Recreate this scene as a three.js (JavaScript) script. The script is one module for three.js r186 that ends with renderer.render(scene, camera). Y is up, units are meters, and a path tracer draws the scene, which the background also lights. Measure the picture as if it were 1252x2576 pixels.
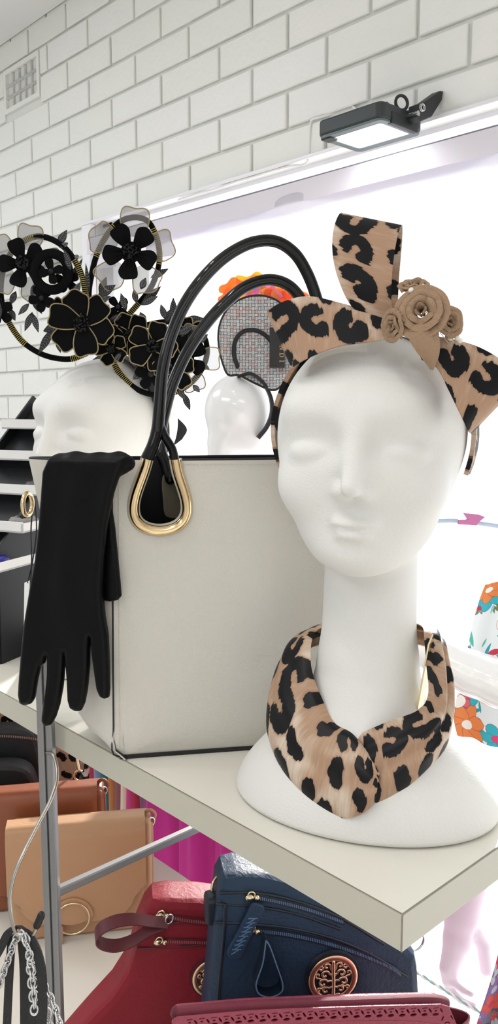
import * as THREE from 'three';
import { mergeGeometries } from 'three/addons/utils/BufferGeometryUtils.js';
import { RoundedBoxGeometry } from 'three/addons/geometries/RoundedBoxGeometry.js';
import { TessellateModifier } from 'three/addons/modifiers/TessellateModifier.js';
import { RectAreaLightUniformsLib } from 'three/addons/lights/RectAreaLightUniformsLib.js';

// ---------------------------------------------------------------- camera, sky, lights, exposure
const scene = new THREE.Scene();
const camera = new THREE.PerspectiveCamera(64.53, 1252 / 2576, 0.05, 60);
camera.position.set(0.2932, 0.33, 0.4114);
camera.rotation.order = 'YXZ';
camera.rotation.set(THREE.MathUtils.degToRad(-7.48), THREE.MathUtils.degToRad(46.95), 0);
scene.add(camera);
const renderer = new THREE.WebGLRenderer({ antialias: true });
renderer.toneMapping = THREE.LinearToneMapping;
renderer.toneMappingExposure = 0.81;
renderer.shadowMap.enabled = true;
RectAreaLightUniformsLib.init();
scene.background = new THREE.Color(0.97, 0.985, 1.0);        // bright overcast sky outside the shop
scene.backgroundIntensity = 2.6;
const sun = new THREE.DirectionalLight(0xfffaf4, 10.0);        // low sun shining in through the shop window
sun.position.set(-2.57, 2.13, -3.94); sun.target.position.set(-0.1, 0.1, -0.1);
sun.castShadow = true; sun.shadow.radius = 4;
Object.assign(sun.shadow.camera, { left: -4, right: 4, top: 4, bottom: -4, near: 0.1, far: 14 });
scene.add(sun, sun.target);
// ceiling light panels of the shop: [x, z, width, depth, intensity]
const PANELS = [[1.35, 1.15, 1.2, 0.6, 2.0], [-0.9, 1.75, 1.2, 0.6, 5], [1.2, 2.7, 1.2, 0.6, 5], [-2.5, 0.6, 1.2, 0.6, 11]];
const SPOTS = [[-0.55, 0.35], [-0.25, 0.55], [0.05, 0.75], [0.35, 0.95], [0.65, 1.15]];

// ---------------------------------------------------------------- helpers
function creased(geo, angle) {                                    // smooth normals except across edges sharper than angle
  const g = geo.index ? geo.toNonIndexed() : geo, p = g.attributes.position, n = p.count, fn = new Float32Array(n), cells = new Map(), key = (i) => Math.round(p.getX(i) * 2e5) + ',' + Math.round(p.getY(i) * 2e5) + ',' + Math.round(p.getZ(i) * 2e5);
  const a = new THREE.Vector3(), b = new THREE.Vector3(), c = new THREE.Vector3(), keys = new Array(n), area = new Float32Array(n);
  for (let i = 0; i < n; i += 3) { a.fromBufferAttribute(p, i); b.fromBufferAttribute(p, i + 1).sub(a); c.fromBufferAttribute(p, i + 2).sub(a); b.cross(c); const l = b.length() || 1e-12; fn[i] = b.x / l; fn[i + 1] = b.y / l; fn[i + 2] = b.z / l; area[i] = l; for (let k = 0; k < 3; k++) { const q = (keys[i + k] = key(i + k)); const list = cells.get(q); if (list) list.push(i); else cells.set(q, [i]); } }
  const out = new Float32Array(n * 3), lim = Math.cos(angle);
  for (let i = 0; i < n; i++) { const f = i - (i % 3); let x = 0, y = 0, z = 0; for (const o of cells.get(keys[i])) if (fn[f] * fn[o] + fn[f + 1] * fn[o + 1] + fn[f + 2] * fn[o + 2] >= lim) { x += fn[o] * area[o]; y += fn[o + 1] * area[o]; z += fn[o + 2] * area[o]; } const l = Math.sqrt(x * x + y * y + z * z) || 1; out[3 * i] = x / l; out[3 * i + 1] = y / l; out[3 * i + 2] = z / l; }
  g.setAttribute('normal', new THREE.BufferAttribute(out, 3)); return g;
}
const V = (x, y, z) => new THREE.Vector3(x, y, z);
const A3 = (a) => new THREE.Vector3(a[0], a[1], a[2]);
let seed = 12345;
const rnd = () => { seed = (seed * 1664525 + 1013904223) >>> 0; return seed / 4294967296; };
const rr = (a, b) => a + (b - a) * rnd();
const clamp = (v, a, b) => Math.min(b, Math.max(a, v));
const smooth = (a, b, x) => { const t = clamp((x - a) / (b - a), 0, 1); return t * t * (3 - 2 * t); };
const taken = {};
const numbered = (n) => { const k = (taken[n] = (taken[n] ?? -1) + 1); return k ? n + '_' + String(k).padStart(3, '0') : n; };
const baseOf = new Map();
function tag(o, label, category, group, kind) {
  if (label) o.userData.label = label;
  if (category) o.userData.category = category;
  if (group) o.userData.group = group;
  if (kind) o.userData.kind = kind;
  return o;
}
function thing(name, label, category, base = [0, 0, 0], group) {
  const o = new THREE.Group(); o.name = numbered(name); o.position.set(...base); baseOf.set(o, A3(base)); scene.add(o);
  return tag(o, label, category, group);
}
function part(parent, name, geo, mat, label) {                 // geometry in world metres, put under its thing
  const b = baseOf.get(parent); if (b && b.lengthSq()) geo.translate(-b.x, -b.y, -b.z);
  const m = new THREE.Mesh(geo, mat); m.name = name; m.castShadow = m.receiveShadow = true; baseOf.set(m, b ?? V(0, 0, 0));
  if (label) m.userData.label = label;
  parent.add(m); return m;
}
function partGroup(parent, name) { const g = new THREE.Group(); g.name = name; baseOf.set(g, baseOf.get(parent)); parent.add(g); return g; }
function single(name, geo, mat, label, category, group) {       // a thing that is one mesh
  geo.computeBoundingBox(); const c = geo.boundingBox.getCenter(V(0, 0, 0)); c.y = geo.boundingBox.min.y;
  geo.translate(-c.x, -c.y, -c.z);
  const m = new THREE.Mesh(geo, mat); m.name = numbered(name); m.position.copy(c); m.castShadow = m.receiveShadow = true; scene.add(m);
  return tag(m, label, category, group);
}
function struct(name, geo, mat, label) {
  const m = new THREE.Mesh(geo, mat); m.name = name; m.castShadow = m.receiveShadow = true; m.userData.kind = 'structure';
  if (label) m.userData.label = label; scene.add(m); return m;
}
const clean = (g) => { const o = g.index ? g.toNonIndexed() : g; for (const k of Object.keys(o.attributes)) if (!['position', 'normal', 'uv'].includes(k)) o.deleteAttribute(k); if (!o.attributes.uv) o.setAttribute('uv', new THREE.BufferAttribute(new Float32Array(o.attributes.position.count * 2), 2)); return o; };
const merge = (list) => mergeGeometries(list.map(clean), false);
function box(x0, x1, y0, y1, z0, z1, r = 0) {
  const g = r ? new RoundedBoxGeometry(x1 - x0, y1 - y0, z1 - z0, 2, r) : new THREE.BoxGeometry(x1 - x0, y1 - y0, z1 - z0);
  if (!r) metricBoxUV(g, x1 - x0, y1 - y0, z1 - z0);
  g.translate((x0 + x1) / 2, (y0 + y1) / 2, (z0 + z1) / 2); return g;
}
function metricBoxUV(g) { const p = g.attributes.position, n = g.attributes.normal, uv = g.attributes.uv; for (let i = 0; i < p.count; i++) { const ax = Math.abs(n.getX(i)), ay = Math.abs(n.getY(i)); if (ax > 0.5) uv.setXY(i, p.getZ(i), p.getY(i)); else if (ay > 0.5) uv.setXY(i, p.getX(i), p.getZ(i)); else uv.setXY(i, p.getX(i), p.getY(i)); } }
// a frame: origin o, along w, up y, out n
function frame(o, w, up, n) { return new THREE.Matrix4().makeBasis(w, up, n).setPosition(o); }
const curve = (pts, closed = false) => new THREE.CatmullRomCurve3(pts.map((p) => (p.isVector3 ? p : A3(p))), closed, 'centripetal');
const tube = (pts, r, seg = 40, sides = 8, closed = false) => { const g = new THREE.TubeGeometry(curve(pts, closed), seg, r, sides, closed); if (closed) return g; return merge([g, cap(g, sides, 0, r), cap(g, sides, seg, r)]); };
function cap(g, sides, ring, r) { const p = g.attributes.position, c = V(0, 0, 0); for (let j = 0; j < sides; j++) c.add(V().fromBufferAttribute(p, ring * (sides + 1) + j)); c.divideScalar(sides); return new THREE.SphereGeometry(r, 8, 6).translate(c.x, c.y, c.z); }
// closed strip with thickness: rows of [left, right] points; uv in metres
function strip(rows, th, smoothN = 0, across = 4) {
  let L = rows.map((r) => A3(r[0])), Rr = rows.map((r) => A3(r[1]));
  if (smoothN) { const cl = curve(L), cr = curve(Rr), n = smoothN; const k = rows.length - 1; L = []; Rr = []; for (let i = 0; i <= n; i++) { const t = i / n; L.push(cl.getPoint(t)); Rr.push(cr.getPoint(t)); } void k; }
  const n = L.length, pos = [], uv = [], idx = []; let len = 0;
  const mid = L.map((l, i) => l.clone().add(Rr[i]).multiplyScalar(0.5));
  const grid = [];
  for (let i = 0; i < n; i++) {
    if (i) len += mid[i].distanceTo(mid[i - 1]);
    const t = mid[Math.min(n - 1, i + 1)].clone().sub(mid[Math.max(0, i - 1)]), s = Rr[i].clone().sub(L[i]);
    const nn = t.clone().cross(s).normalize().multiplyScalar(th / 2), w = s.length();
    grid.push({ nn, len, w });
    for (const sg of [1, -1]) for (let j = 0; j <= across; j++) { const q = L[i].clone().lerp(Rr[i], j / across).addScaledVector(nn, sg); pos.push(q.x, q.y, q.z); uv.push(len, (j / across) * w); }
  }
  const row = 2 * (across + 1), a = across + 1;
  for (let i = 0; i < n - 1; i++) {
    const b0 = i * row, b1 = b0 + row;
    for (let j = 0; j < across; j++) { idx.push(b0 + j, b1 + j, b0 + j + 1, b1 + j, b1 + j + 1, b0 + j + 1); idx.push(b0 + a + j, b0 + a + j + 1, b1 + a + j, b1 + a + j, b0 + a + j + 1, b1 + a + j + 1); }
    idx.push(b0, b0 + a, b1, b1, b0 + a, b1 + a); const e = across; idx.push(b0 + e, b1 + e, b0 + a + e, b1 + e, b1 + a + e, b0 + a + e);
  }
  for (const i of [0, n - 1]) { const b = i * row; for (let j = 0; j < across; j++) idx.push(b + j, b + j + 1, b + a + j, b + j + 1, b + a + j + 1, b + a + j); }
  const g = new THREE.BufferGeometry(); g.setAttribute('position', new THREE.Float32BufferAttribute(pos, 3)); g.setAttribute('uv', new THREE.Float32BufferAttribute(uv, 2)); g.setIndex(idx);
  return creased(g, 0.9);
}
// thin plate from a 2D outline [[x, y] ...] with thickness and small bevel, in local xy, out +z
function plate(outline, th, bevel = 0, holes = [], curveSegs = 6) {
  const s = new THREE.Shape(outline.map((p) => new THREE.Vector2(p[0], p[1])));
  for (const h of holes) s.holes.push(new THREE.Path(h.map((p) => new THREE.Vector2(p[0], p[1]))));
  const g = new THREE.ExtrudeGeometry(s, { depth: th - 2 * bevel, bevelEnabled: bevel > 0, bevelSize: bevel, bevelThickness: bevel, bevelOffset: -bevel, bevelSegments: 2, curveSegments: curveSegs });
  g.translate(0, 0, bevel - th / 2); return g;
}
function closedSpline(pts, n = 48) { const c = new THREE.CatmullRomCurve3(pts.map((p) => V(p[0], p[1], 0)), true, 'centripetal'); return c.getPoints(n).slice(0, -1).map((p) => [p.x, p.y]); }
function openSpline(pts, n = 24) { return new THREE.CatmullRomCurve3(pts.map((p) => V(p[0], p[1], 0)), false, 'centripetal').getPoints(n).map((p) => [p.x, p.y]); }

// signed distances and a surface-nets mesher
const len3 = (x, y, z) => Math.sqrt(x * x + y * y + z * z);
const sdEll = (x, y, z, a, b, c) => { const k0 = len3(x / a, y / b, z / c), k1 = len3(x / (a * a), y / (b * b), z / (c * c)); return k1 < 1e-9 ? -Math.min(a, b, c) : (k0 * (k0 - 1)) / k1; };
const smin = (a, b, k) => { const h = Math.max(k - Math.abs(a - b), 0) / k; return Math.min(a, b) - h * h * k * 0.25; };
const smax = (a, b, k) => -smin(-a, -b, k);
function sdCone(px, py, pz, a, b, r1, r2) { const bx = b[0] - a[0], by = b[1] - a[1], bz = b[2] - a[2], qx = px - a[0], qy = py - a[1], qz = pz - a[2]; const t = clamp((qx * bx + qy * by + qz * bz) / (bx * bx + by * by + bz * bz), 0, 1); return len3(qx - bx * t, qy - by * t, qz - bz * t) - (r1 + (r2 - r1) * t); }
function surfNet(sdf, mn, mx, c, uvf) {
  const nx = Math.ceil((mx[0] - mn[0]) / c) + 1, ny = Math.ceil((mx[1] - mn[1]) / c) + 1, nz = Math.ceil((mx[2] - mn[2]) / c) + 1;
  const f = new Float32Array(nx * ny * nz); let o = 0;
  for (let k = 0; k < nz; k++) for (let j = 0; j < ny; j++) for (let i = 0; i < nx; i++) f[o++] = sdf(mn[0] + i * c, mn[1] + j * c, mn[2] + k * c);
  const id = new Int32Array(nx * ny * nz).fill(-1), pos = [], idx = [], ax = nx, az = nx * ny;
  const E = [[0, 1], [2, 3], [4, 5], [6, 7], [0, 2], [1, 3], [4, 6], [5, 7], [0, 4], [1, 5], [2, 6], [3, 7]], v = new Float32Array(8);
  for (let k = 0; k < nz - 1; k++) for (let j = 0; j < ny - 1; j++) for (let i = 0; i < nx - 1; i++) {
    const b = i + j * ax + k * az; let m = 0;
    for (let q = 0; q < 8; q++) { v[q] = f[b + (q & 1) + ((q >> 1) & 1) * ax + ((q >> 2) & 1) * az]; if (v[q] < 0) m |= 1 << q; }
    if (m === 0 || m === 255) continue;
    let x = 0, y = 0, z = 0, n = 0;
    for (const [p, q] of E) { if ((v[p] < 0) === (v[q] < 0)) continue; const t = v[p] / (v[p] - v[q]); x += (p & 1) + ((q & 1) - (p & 1)) * t; y += ((p >> 1) & 1) + (((q >> 1) & 1) - ((p >> 1) & 1)) * t; z += ((p >> 2) & 1) + (((q >> 2) & 1) - ((p >> 2) & 1)) * t; n++; }
    id[b] = pos.length / 3; pos.push(mn[0] + (i + x / n) * c, mn[1] + (j + y / n) * c, mn[2] + (k + z / n) * c);
  }
  const quad = (a, b, d, e, flip) => { if (a < 0 || b < 0 || d < 0 || e < 0) return; flip ? idx.push(a, b, d, a, d, e) : idx.push(a, d, b, a, e, d); };
  for (let k = 1; k < nz - 1; k++) for (let j = 1; j < ny - 1; j++) for (let i = 1; i < nx - 1; i++) {
    const b = i + j * ax + k * az, s = f[b] < 0;
    if (s !== f[b + 1] < 0) quad(id[b - ax - az], id[b - az], id[b], id[b - ax], s);
    if (s !== f[b + ax] < 0) quad(id[b - 1 - az], id[b - 1], id[b], id[b - az], s);
    if (s !== f[b + az] < 0) quad(id[b - 1 - ax], id[b - ax], id[b], id[b - 1], s);
  }
  const nor = new Float32Array(pos.length), uv = new Float32Array((pos.length / 3) * 2), e = c * 0.35;
  for (let i = 0; i < pos.length; i += 3) {
    let x = pos[i], y = pos[i + 1], z = pos[i + 2], gx, gy, gz, l;
    for (let it = 0; it < 2; it++) { gx = sdf(x + e, y, z) - sdf(x - e, y, z); gy = sdf(x, y + e, z) - sdf(x, y - e, z); gz = sdf(x, y, z + e) - sdf(x, y, z - e); l = len3(gx, gy, gz) || 1; gx /= l; gy /= l; gz /= l; if (it === 0) { const d = clamp(sdf(x, y, z), -c, c) * 0.8; x -= gx * d; y -= gy * d; z -= gz * d; } }
    pos[i] = x; pos[i + 1] = y; pos[i + 2] = z; nor[i] = gx; nor[i + 1] = gy; nor[i + 2] = gz;
    const q = uvf ? uvf(x, y, z, gx, gy, gz) : [x, y]; uv[(i / 3) * 2] = q[0]; uv[(i / 3) * 2 + 1] = q[1];
  }
  const g = new THREE.BufferGeometry(); g.setAttribute('position', new THREE.Float32BufferAttribute(pos, 3)); g.setAttribute('normal', new THREE.BufferAttribute(nor, 3)); g.setAttribute('uv', new THREE.BufferAttribute(uv, 2)); g.setIndex(idx);
  return g;
}
// grid surface from f(u, v) -> Vector3 with thickness
function sheet(f, nu, nv, th, uvScale) {
  const P = [], N = []; const e = 1e-3;
  for (let i = 0; i <= nu; i++) for (let j = 0; j <= nv; j++) { const u = i / nu, v = j / nv; P.push(f(u, v)); const du = f(Math.min(1, u + e), v).sub(f(Math.max(0, u - e), v)), dv = f(u, Math.min(1, v + e)).sub(f(u, Math.max(0, v - e))); N.push(du.cross(dv).normalize()); }
  const pos = [], uv = [], idx = [], m = (nu + 1) * (nv + 1), id = (i, j, s) => s * m + i * (nv + 1) + j;
  for (const s of [0.5, -0.5]) for (let i = 0; i <= nu; i++) for (let j = 0; j <= nv; j++) { const k = i * (nv + 1) + j, q = P[k].clone().addScaledVector(N[k], s * th); pos.push(q.x, q.y, q.z); uv.push((i / nu) * (uvScale?.[0] ?? 1), (j / nv) * (uvScale?.[1] ?? 1)); }
  for (let i = 0; i < nu; i++) for (let j = 0; j < nv; j++) { idx.push(id(i, j, 0), id(i + 1, j, 0), id(i, j + 1, 0), id(i + 1, j, 0), id(i + 1, j + 1, 0), id(i, j + 1, 0)); idx.push(id(i, j, 1), id(i, j + 1, 1), id(i + 1, j, 1), id(i + 1, j, 1), id(i, j + 1, 1), id(i + 1, j + 1, 1)); }
  for (let i = 0; i < nu; i++) { idx.push(id(i, 0, 0), id(i, 0, 1), id(i + 1, 0, 0), id(i + 1, 0, 0), id(i, 0, 1), id(i + 1, 0, 1)); idx.push(id(i, nv, 0), id(i + 1, nv, 0), id(i, nv, 1), id(i + 1, nv, 0), id(i + 1, nv, 1), id(i, nv, 1)); }
  for (let j = 0; j < nv; j++) { idx.push(id(0, j, 0), id(0, j + 1, 0), id(0, j, 1), id(0, j + 1, 0), id(0, j + 1, 1), id(0, j, 1)); idx.push(id(nu, j, 0), id(nu, j, 1), id(nu, j + 1, 0), id(nu, j + 1, 0), id(nu, j, 1), id(nu, j + 1, 1)); }
  const g = new THREE.BufferGeometry(); g.setAttribute('position', new THREE.Float32BufferAttribute(pos, 3)); g.setAttribute('uv', new THREE.Float32BufferAttribute(uv, 2)); g.setIndex(idx);
  return creased(g, 1.0);
}

// ---------------------------------------------------------------- noise and textures
const hash2 = (x, y, s = 0) => { let h = (Math.imul(x, 374761393) + Math.imul(y, 668265263) + Math.imul(s, 1442695041)) | 0; h = Math.imul(h ^ (h >>> 13), 1274126177); return ((h ^ (h >>> 16)) >>> 0) / 4294967296; };
const vnoise = (x, y, per, s = 0) => { const xi = Math.floor(x), yi = Math.floor(y), fx = x - xi, fy = y - yi, w = (a) => ((a % per) + per) % per, u = fx * fx * (3 - 2 * fx), v = fy * fy * (3 - 2 * fy); const a = hash2(w(xi), w(yi), s), b = hash2(w(xi + 1), w(yi), s), c = hash2(w(xi), w(yi + 1), s), d = hash2(w(xi + 1), w(yi + 1), s); return a + (b - a) * u + (c - a) * v + (a - b - c + d) * u * v; };
const fbm = (x, y, per, oct, s = 0) => { let t = 0, a = 0.5, n = 0; for (let i = 0; i < oct; i++) { t += a * vnoise(x, y, per, s + i); n += a; a *= 0.5; x *= 2; y *= 2; per *= 2; } return t / n; };
function worley(x, y, per, s = 0) { const xi = Math.floor(x), yi = Math.floor(y); let a = 9, b = 9; for (let j = -1; j <= 1; j++) for (let i = -1; i <= 1; i++) { const cx = (((xi + i) % per) + per) % per, cy = (((yi + j) % per) + per) % per; const d = Math.hypot(xi + i + 0.02 + 0.96 * hash2(cx, cy, s) - x, yi + j + 0.02 + 0.96 * hash2(cx, cy, s + 7) - y); if (d < a) { b = a; a = d; } else if (d < b) b = d; } return [a, b]; }
function dataTex(n, f, srgb, repeat) {
  const d = new Uint8Array(n * n * 4);
  for (let j = 0; j < n; j++) for (let i = 0; i < n; i++) { const c = f(i / n, j / n), o = (j * n + i) * 4; if (typeof c === 'number') d[o] = d[o + 1] = d[o + 2] = clamp(c, 0, 1) * 255; else { d[o] = clamp(c[0], 0, 1) * 255; d[o + 1] = clamp(c[1], 0, 1) * 255; d[o + 2] = clamp(c[2], 0, 1) * 255; } d[o + 3] = 255; }
  const t = new THREE.DataTexture(d, n, n); t.magFilter = THREE.LinearFilter; t.minFilter = THREE.LinearMipmapLinearFilter; t.wrapS = t.wrapT = THREE.RepeatWrapping; if (srgb) t.colorSpace = THREE.SRGBColorSpace; t.repeat.set(repeat, repeat); t.needsUpdate = true; return t;
}
const rep = (t, r, r2) => { const c = t.clone(); c.repeat.set(r, r2 ?? r); c.needsUpdate = true; return c; };
const mixc = (a, b, t) => [a[0] + (b[0] - a[0]) * t, a[1] + (b[1] - a[1]) * t, a[2] + (b[2] - a[2]) * t];
const foamBump = dataTex(512, (x, y) => { const [a, b] = worley(x * 26, y * 26, 26, 3); const pit = fbm(x * 8, y * 8, 8, 2, 5); return 0.55 * smooth(0, 0.30, b - a) + 0.25 * (1 - a) + 0.20 * smooth(0.50, 0.62, pit); }, false, 12);
const leatherBump = dataTex(512, (x, y) => { const [a, b] = worley(x * 30 + 0.6 * fbm(x * 10, y * 10, 10, 2, 2), y * 30, 30, 11); return 0.45 * smooth(0, 0.5, b - a) + 0.35 * (1 - a) + 0.2 * fbm(x * 40, y * 40, 40, 2, 13); }, false, 20);
const paintBump = dataTex(512, (x, y) => fbm(x * 24, y * 24, 24, 4, 21), false, 4);
const wrinkleBump = dataTex(512, (x, y) => { const w = fbm(x * 6, y * 6, 6, 3, 31); const q = 1 - Math.abs(2 * fbm(x * 14 + w, y * 20 + w, 20, 3, 33) - 1), r = 1 - Math.abs(2 * fbm(x * 40, y * 50, 50, 2, 35) - 1); return 0.55 * q * q + 0.25 * r + 0.2 * w; }, false, 8);
const weaveBump = dataTex(256, (x, y) => { const a = x * 40, b = y * 40; return 0.5 + 0.5 * Math.sin(a * Math.PI * 2) * Math.sin(b * Math.PI * 2); }, false, 40);

// leopard print: tan fur ground, black rosettes and bars with ragged edges (dyed cloth)
const leopardTex = (() => {
  const n = 1024, spots = []; let s0 = seed; seed = 4242;
  for (let tries = 0; tries < 4000 && spots.length < 34; tries++) {
    const p = [rnd(), rnd()]; let ok = true;
    for (const q of spots) { const dx = Math.abs(p[0] - q.x), dy = Math.abs(p[1] - q.y); if (Math.hypot(Math.min(dx, 1 - dx), Math.min(dy, 1 - dy) * 0.95) < 0.138) { ok = false; break; } }
    if (ok) spots.push({ x: p[0], y: p[1], a: rnd() * 6.28, kind: rnd(), r: rr(0.85, 1.25) });
  }
  seed = s0;
  return dataTex(n, (x, y) => {
    const fur = fbm(x * 110 + 3 * fbm(x * 6, y * 6, 6, 2, 4), y * 14, 110, 2, 41), wide = fbm(x * 5, y * 5, 5, 3, 43);
    let c = mixc([0.68, 0.55, 0.45], [0.87, 0.82, 0.76], clamp(smooth(0.42, 0.74, wide) * 0.75 + (fur - 0.5) * 0.45, 0, 1));
    const edge = (fbm(x * 90, y * 22, 90, 2, 47) - 0.5) * 0.020 + (fbm(x * 10, y * 10, 10, 2, 49) - 0.5) * 0.024; let best = 9;
    for (const s of spots) {
      let dx = x - s.x, dy = y - s.y; dx -= Math.round(dx); dy -= Math.round(dy); if (Math.abs(dx) > 0.18 || Math.abs(dy) > 0.18) continue;
      const ca = Math.cos(s.a), sa = Math.sin(s.a), u = (dx * ca + dy * sa) / s.r, v = (-dx * sa + dy * ca) / s.r; let d;
      if (s.kind < 0.55) { const R = 0.048, an = Math.atan2(v, u), half = 2.1; d = Math.abs(an) < half ? Math.abs(Math.hypot(u, v) - R) - 0.033 : Math.min(Math.hypot(u - R * Math.cos(half), v - R * Math.sin(half)), Math.hypot(u - R * Math.cos(half), v + R * Math.sin(half))) - 0.030; }
      else if (s.kind < 0.85) { const t = clamp(u, -0.034, 0.034); d = Math.hypot(u - t, v - 0.35 * (t * t) / 0.04) - 0.038; }
      else d = Math.hypot(u * 0.9, v * 1.15) - 0.044;
      best = Math.min(best, d * s.r + edge);
    }
    if (best < 0.012) c = mixc(c, [0.60, 0.46, 0.36], 0.55 * smooth(0.014, 0.0, best));
    return mixc(c, [0.05, 0.05, 0.065], smooth(0.002, -0.001, best));
  }, true, 4.6);
})();

// ---------------------------------------------------------------- materials
const std = (c, r, o = {}) => new THREE.MeshStandardMaterial({ color: c, roughness: r, ...o });
const phy = (c, r, o = {}) => new THREE.MeshPhysicalMaterial({ color: c, roughness: r, ...o });
const M = {
  paint: [0xf2f2ed, 0xf0f1eb, 0xf3f3ef].map((c) => std(c, 0.5, { bumpMap: paintBump, bumpScale: 0.0011 })),
  mortar: std(0xe6e7e2, 0.7, { bumpMap: paintBump, bumpScale: 0.001 }),
  plaster: std(0xeeeeec, 0.7), floor: std(0xd6d2cb, 0.5), trim: std(0xf4f3f6, 0.35),
  foam: std(0xe4e3df, 0.62, { bumpMap: foamBump, bumpScale: 0.00010 }),
  laminate: std(0xe1ded3, 0.36, { bumpMap: rep(paintBump, 9), bumpScale: 0.00012 }), edgeband: std(0xc0bcad, 0.5), seam: std(0x8a8578, 0.7),
  whiteLeather: std(0xd3cfc6, 0.42, { bumpMap: leatherBump, bumpScale: 0.00022 }), stitch: std(0xd8d0bd, 0.8),
  patent: phy(0x050506, 0.4, { clearcoat: 0.4, clearcoatRoughness: 0.04, specularIntensity: 0.2 }), blackEdge: std(0x101012, 0.5), lining: std(0x141216, 0.75),
  gold: std(0xe9cda2, 0.14, { metalness: 1 }), roseGold: std(0xf4cfae, 0.34, { metalness: 1 }), paleGold: std(0xe8d9b4, 0.22, { metalness: 1 }), silver: std(0xcfcfd0, 0.22, { metalness: 1 }),
  steel: std(0x8b8b8c, 0.45, { metalness: 0.6 }), wire: std(0xa9a49b, 0.25, { metalness: 1 }),
  satin: phy(0x040406, 0.40, { specularIntensity: 0.3, sheen: 0.03, sheenRoughness: 0.4, sheenColor: new THREE.Color(0x4a4a58) }),
  velvet: phy(0x060607, 0.9, { specularIntensity: 0.3, sheen: 0.08, sheenRoughness: 0.5, sheenColor: new THREE.Color(0x55555c) }),
  leafLace: std(0x121214, 0.6), laceVein: std(0x77797c, 0.5),
  tulle: phy(0x8d8a88, 0.9, { transparent: true, opacity: 0.36, side: THREE.DoubleSide }),
  goldCord: std(0x9a8a66, 0.5, { metalness: 0.35 }), goldThread: std(0xb6a45a, 0.4, { metalness: 0.6 }), bead: std(0x0d0d10, 0.75),
  leopard: phy(0xffffff, 0.55, { specularIntensity: 0.4, map: rep(leopardTex, 6.6), side: THREE.DoubleSide }),
  leopardSatin: phy(0xffffff, 0.44, { specularIntensity: 0.5, map: leopardTex, sheen: 0.05, sheenRoughness: 0.4, sheenColor: new THREE.Color(0x999999), side: THREE.DoubleSide }),
  brownVelvet: phy(0xa3866b, 0.85, { sheen: 0.5, sheenRoughness: 0.5, sheenColor: new THREE.Color(0xd9bfa2), bumpMap: rep(paintBump, 30), bumpScale: 0.0006, side: THREE.DoubleSide }),
  pearl: std(0xf3ede0, 0.2), gloss: phy(0xf2f2f3, 0.2, { clearcoat: 1, clearcoatRoughness: 0.03 }),
  blackBand: std(0x17161b, 0.6), cardBlack: std(0x1b1a1a, 0.5), boxBlack: std(0x0e1015, 0.55), whiteCard: std(0xf1f0ee, 0.5),
  lampBody: std(0x2d3434, 0.45), lampBodyDark: std(0x1e2223, 0.5), cable: std(0xeff0ee, 0.5),
  tan: std(0xb98f6b, 0.42, { bumpMap: rep(paintBump, 10), bumpScale: 0.0002 }), tanDark: std(0xb07f52, 0.5), tanStitch: std(0xdab892, 0.8),
  brown: std(0x8f4f33, 0.38, { bumpMap: rep(paintBump, 10), bumpScale: 0.0002 }), brownDark: std(0x743a25, 0.45),
  blackLeather: std(0x131417, 0.48, { bumpMap: leatherBump, bumpScale: 0.0003 }),
  red: phy(0x8b2531, 0.55, { specularIntensity: 0.4, bumpMap: wrinkleBump, bumpScale: 0.0005 }), redDark: std(0x571621, 0.5), redStitch: std(0xb0525b, 0.7),
  navy: phy(0x2a3d54, 0.5, { specularIntensity: 0.5, bumpMap: rep(wrinkleBump, 11), bumpScale: 0.0006 }), navyDark: std(0x17212f, 0.45), navyLight: std(0x5b7ba0, 0.5),
  burgundy: std(0x93384d, 0.4, { bumpMap: rep(leatherBump, 10), bumpScale: 0.0003 }),
  magenta: std(0xcc1c96, 0.6, { side: THREE.DoubleSide }),
};
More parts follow.
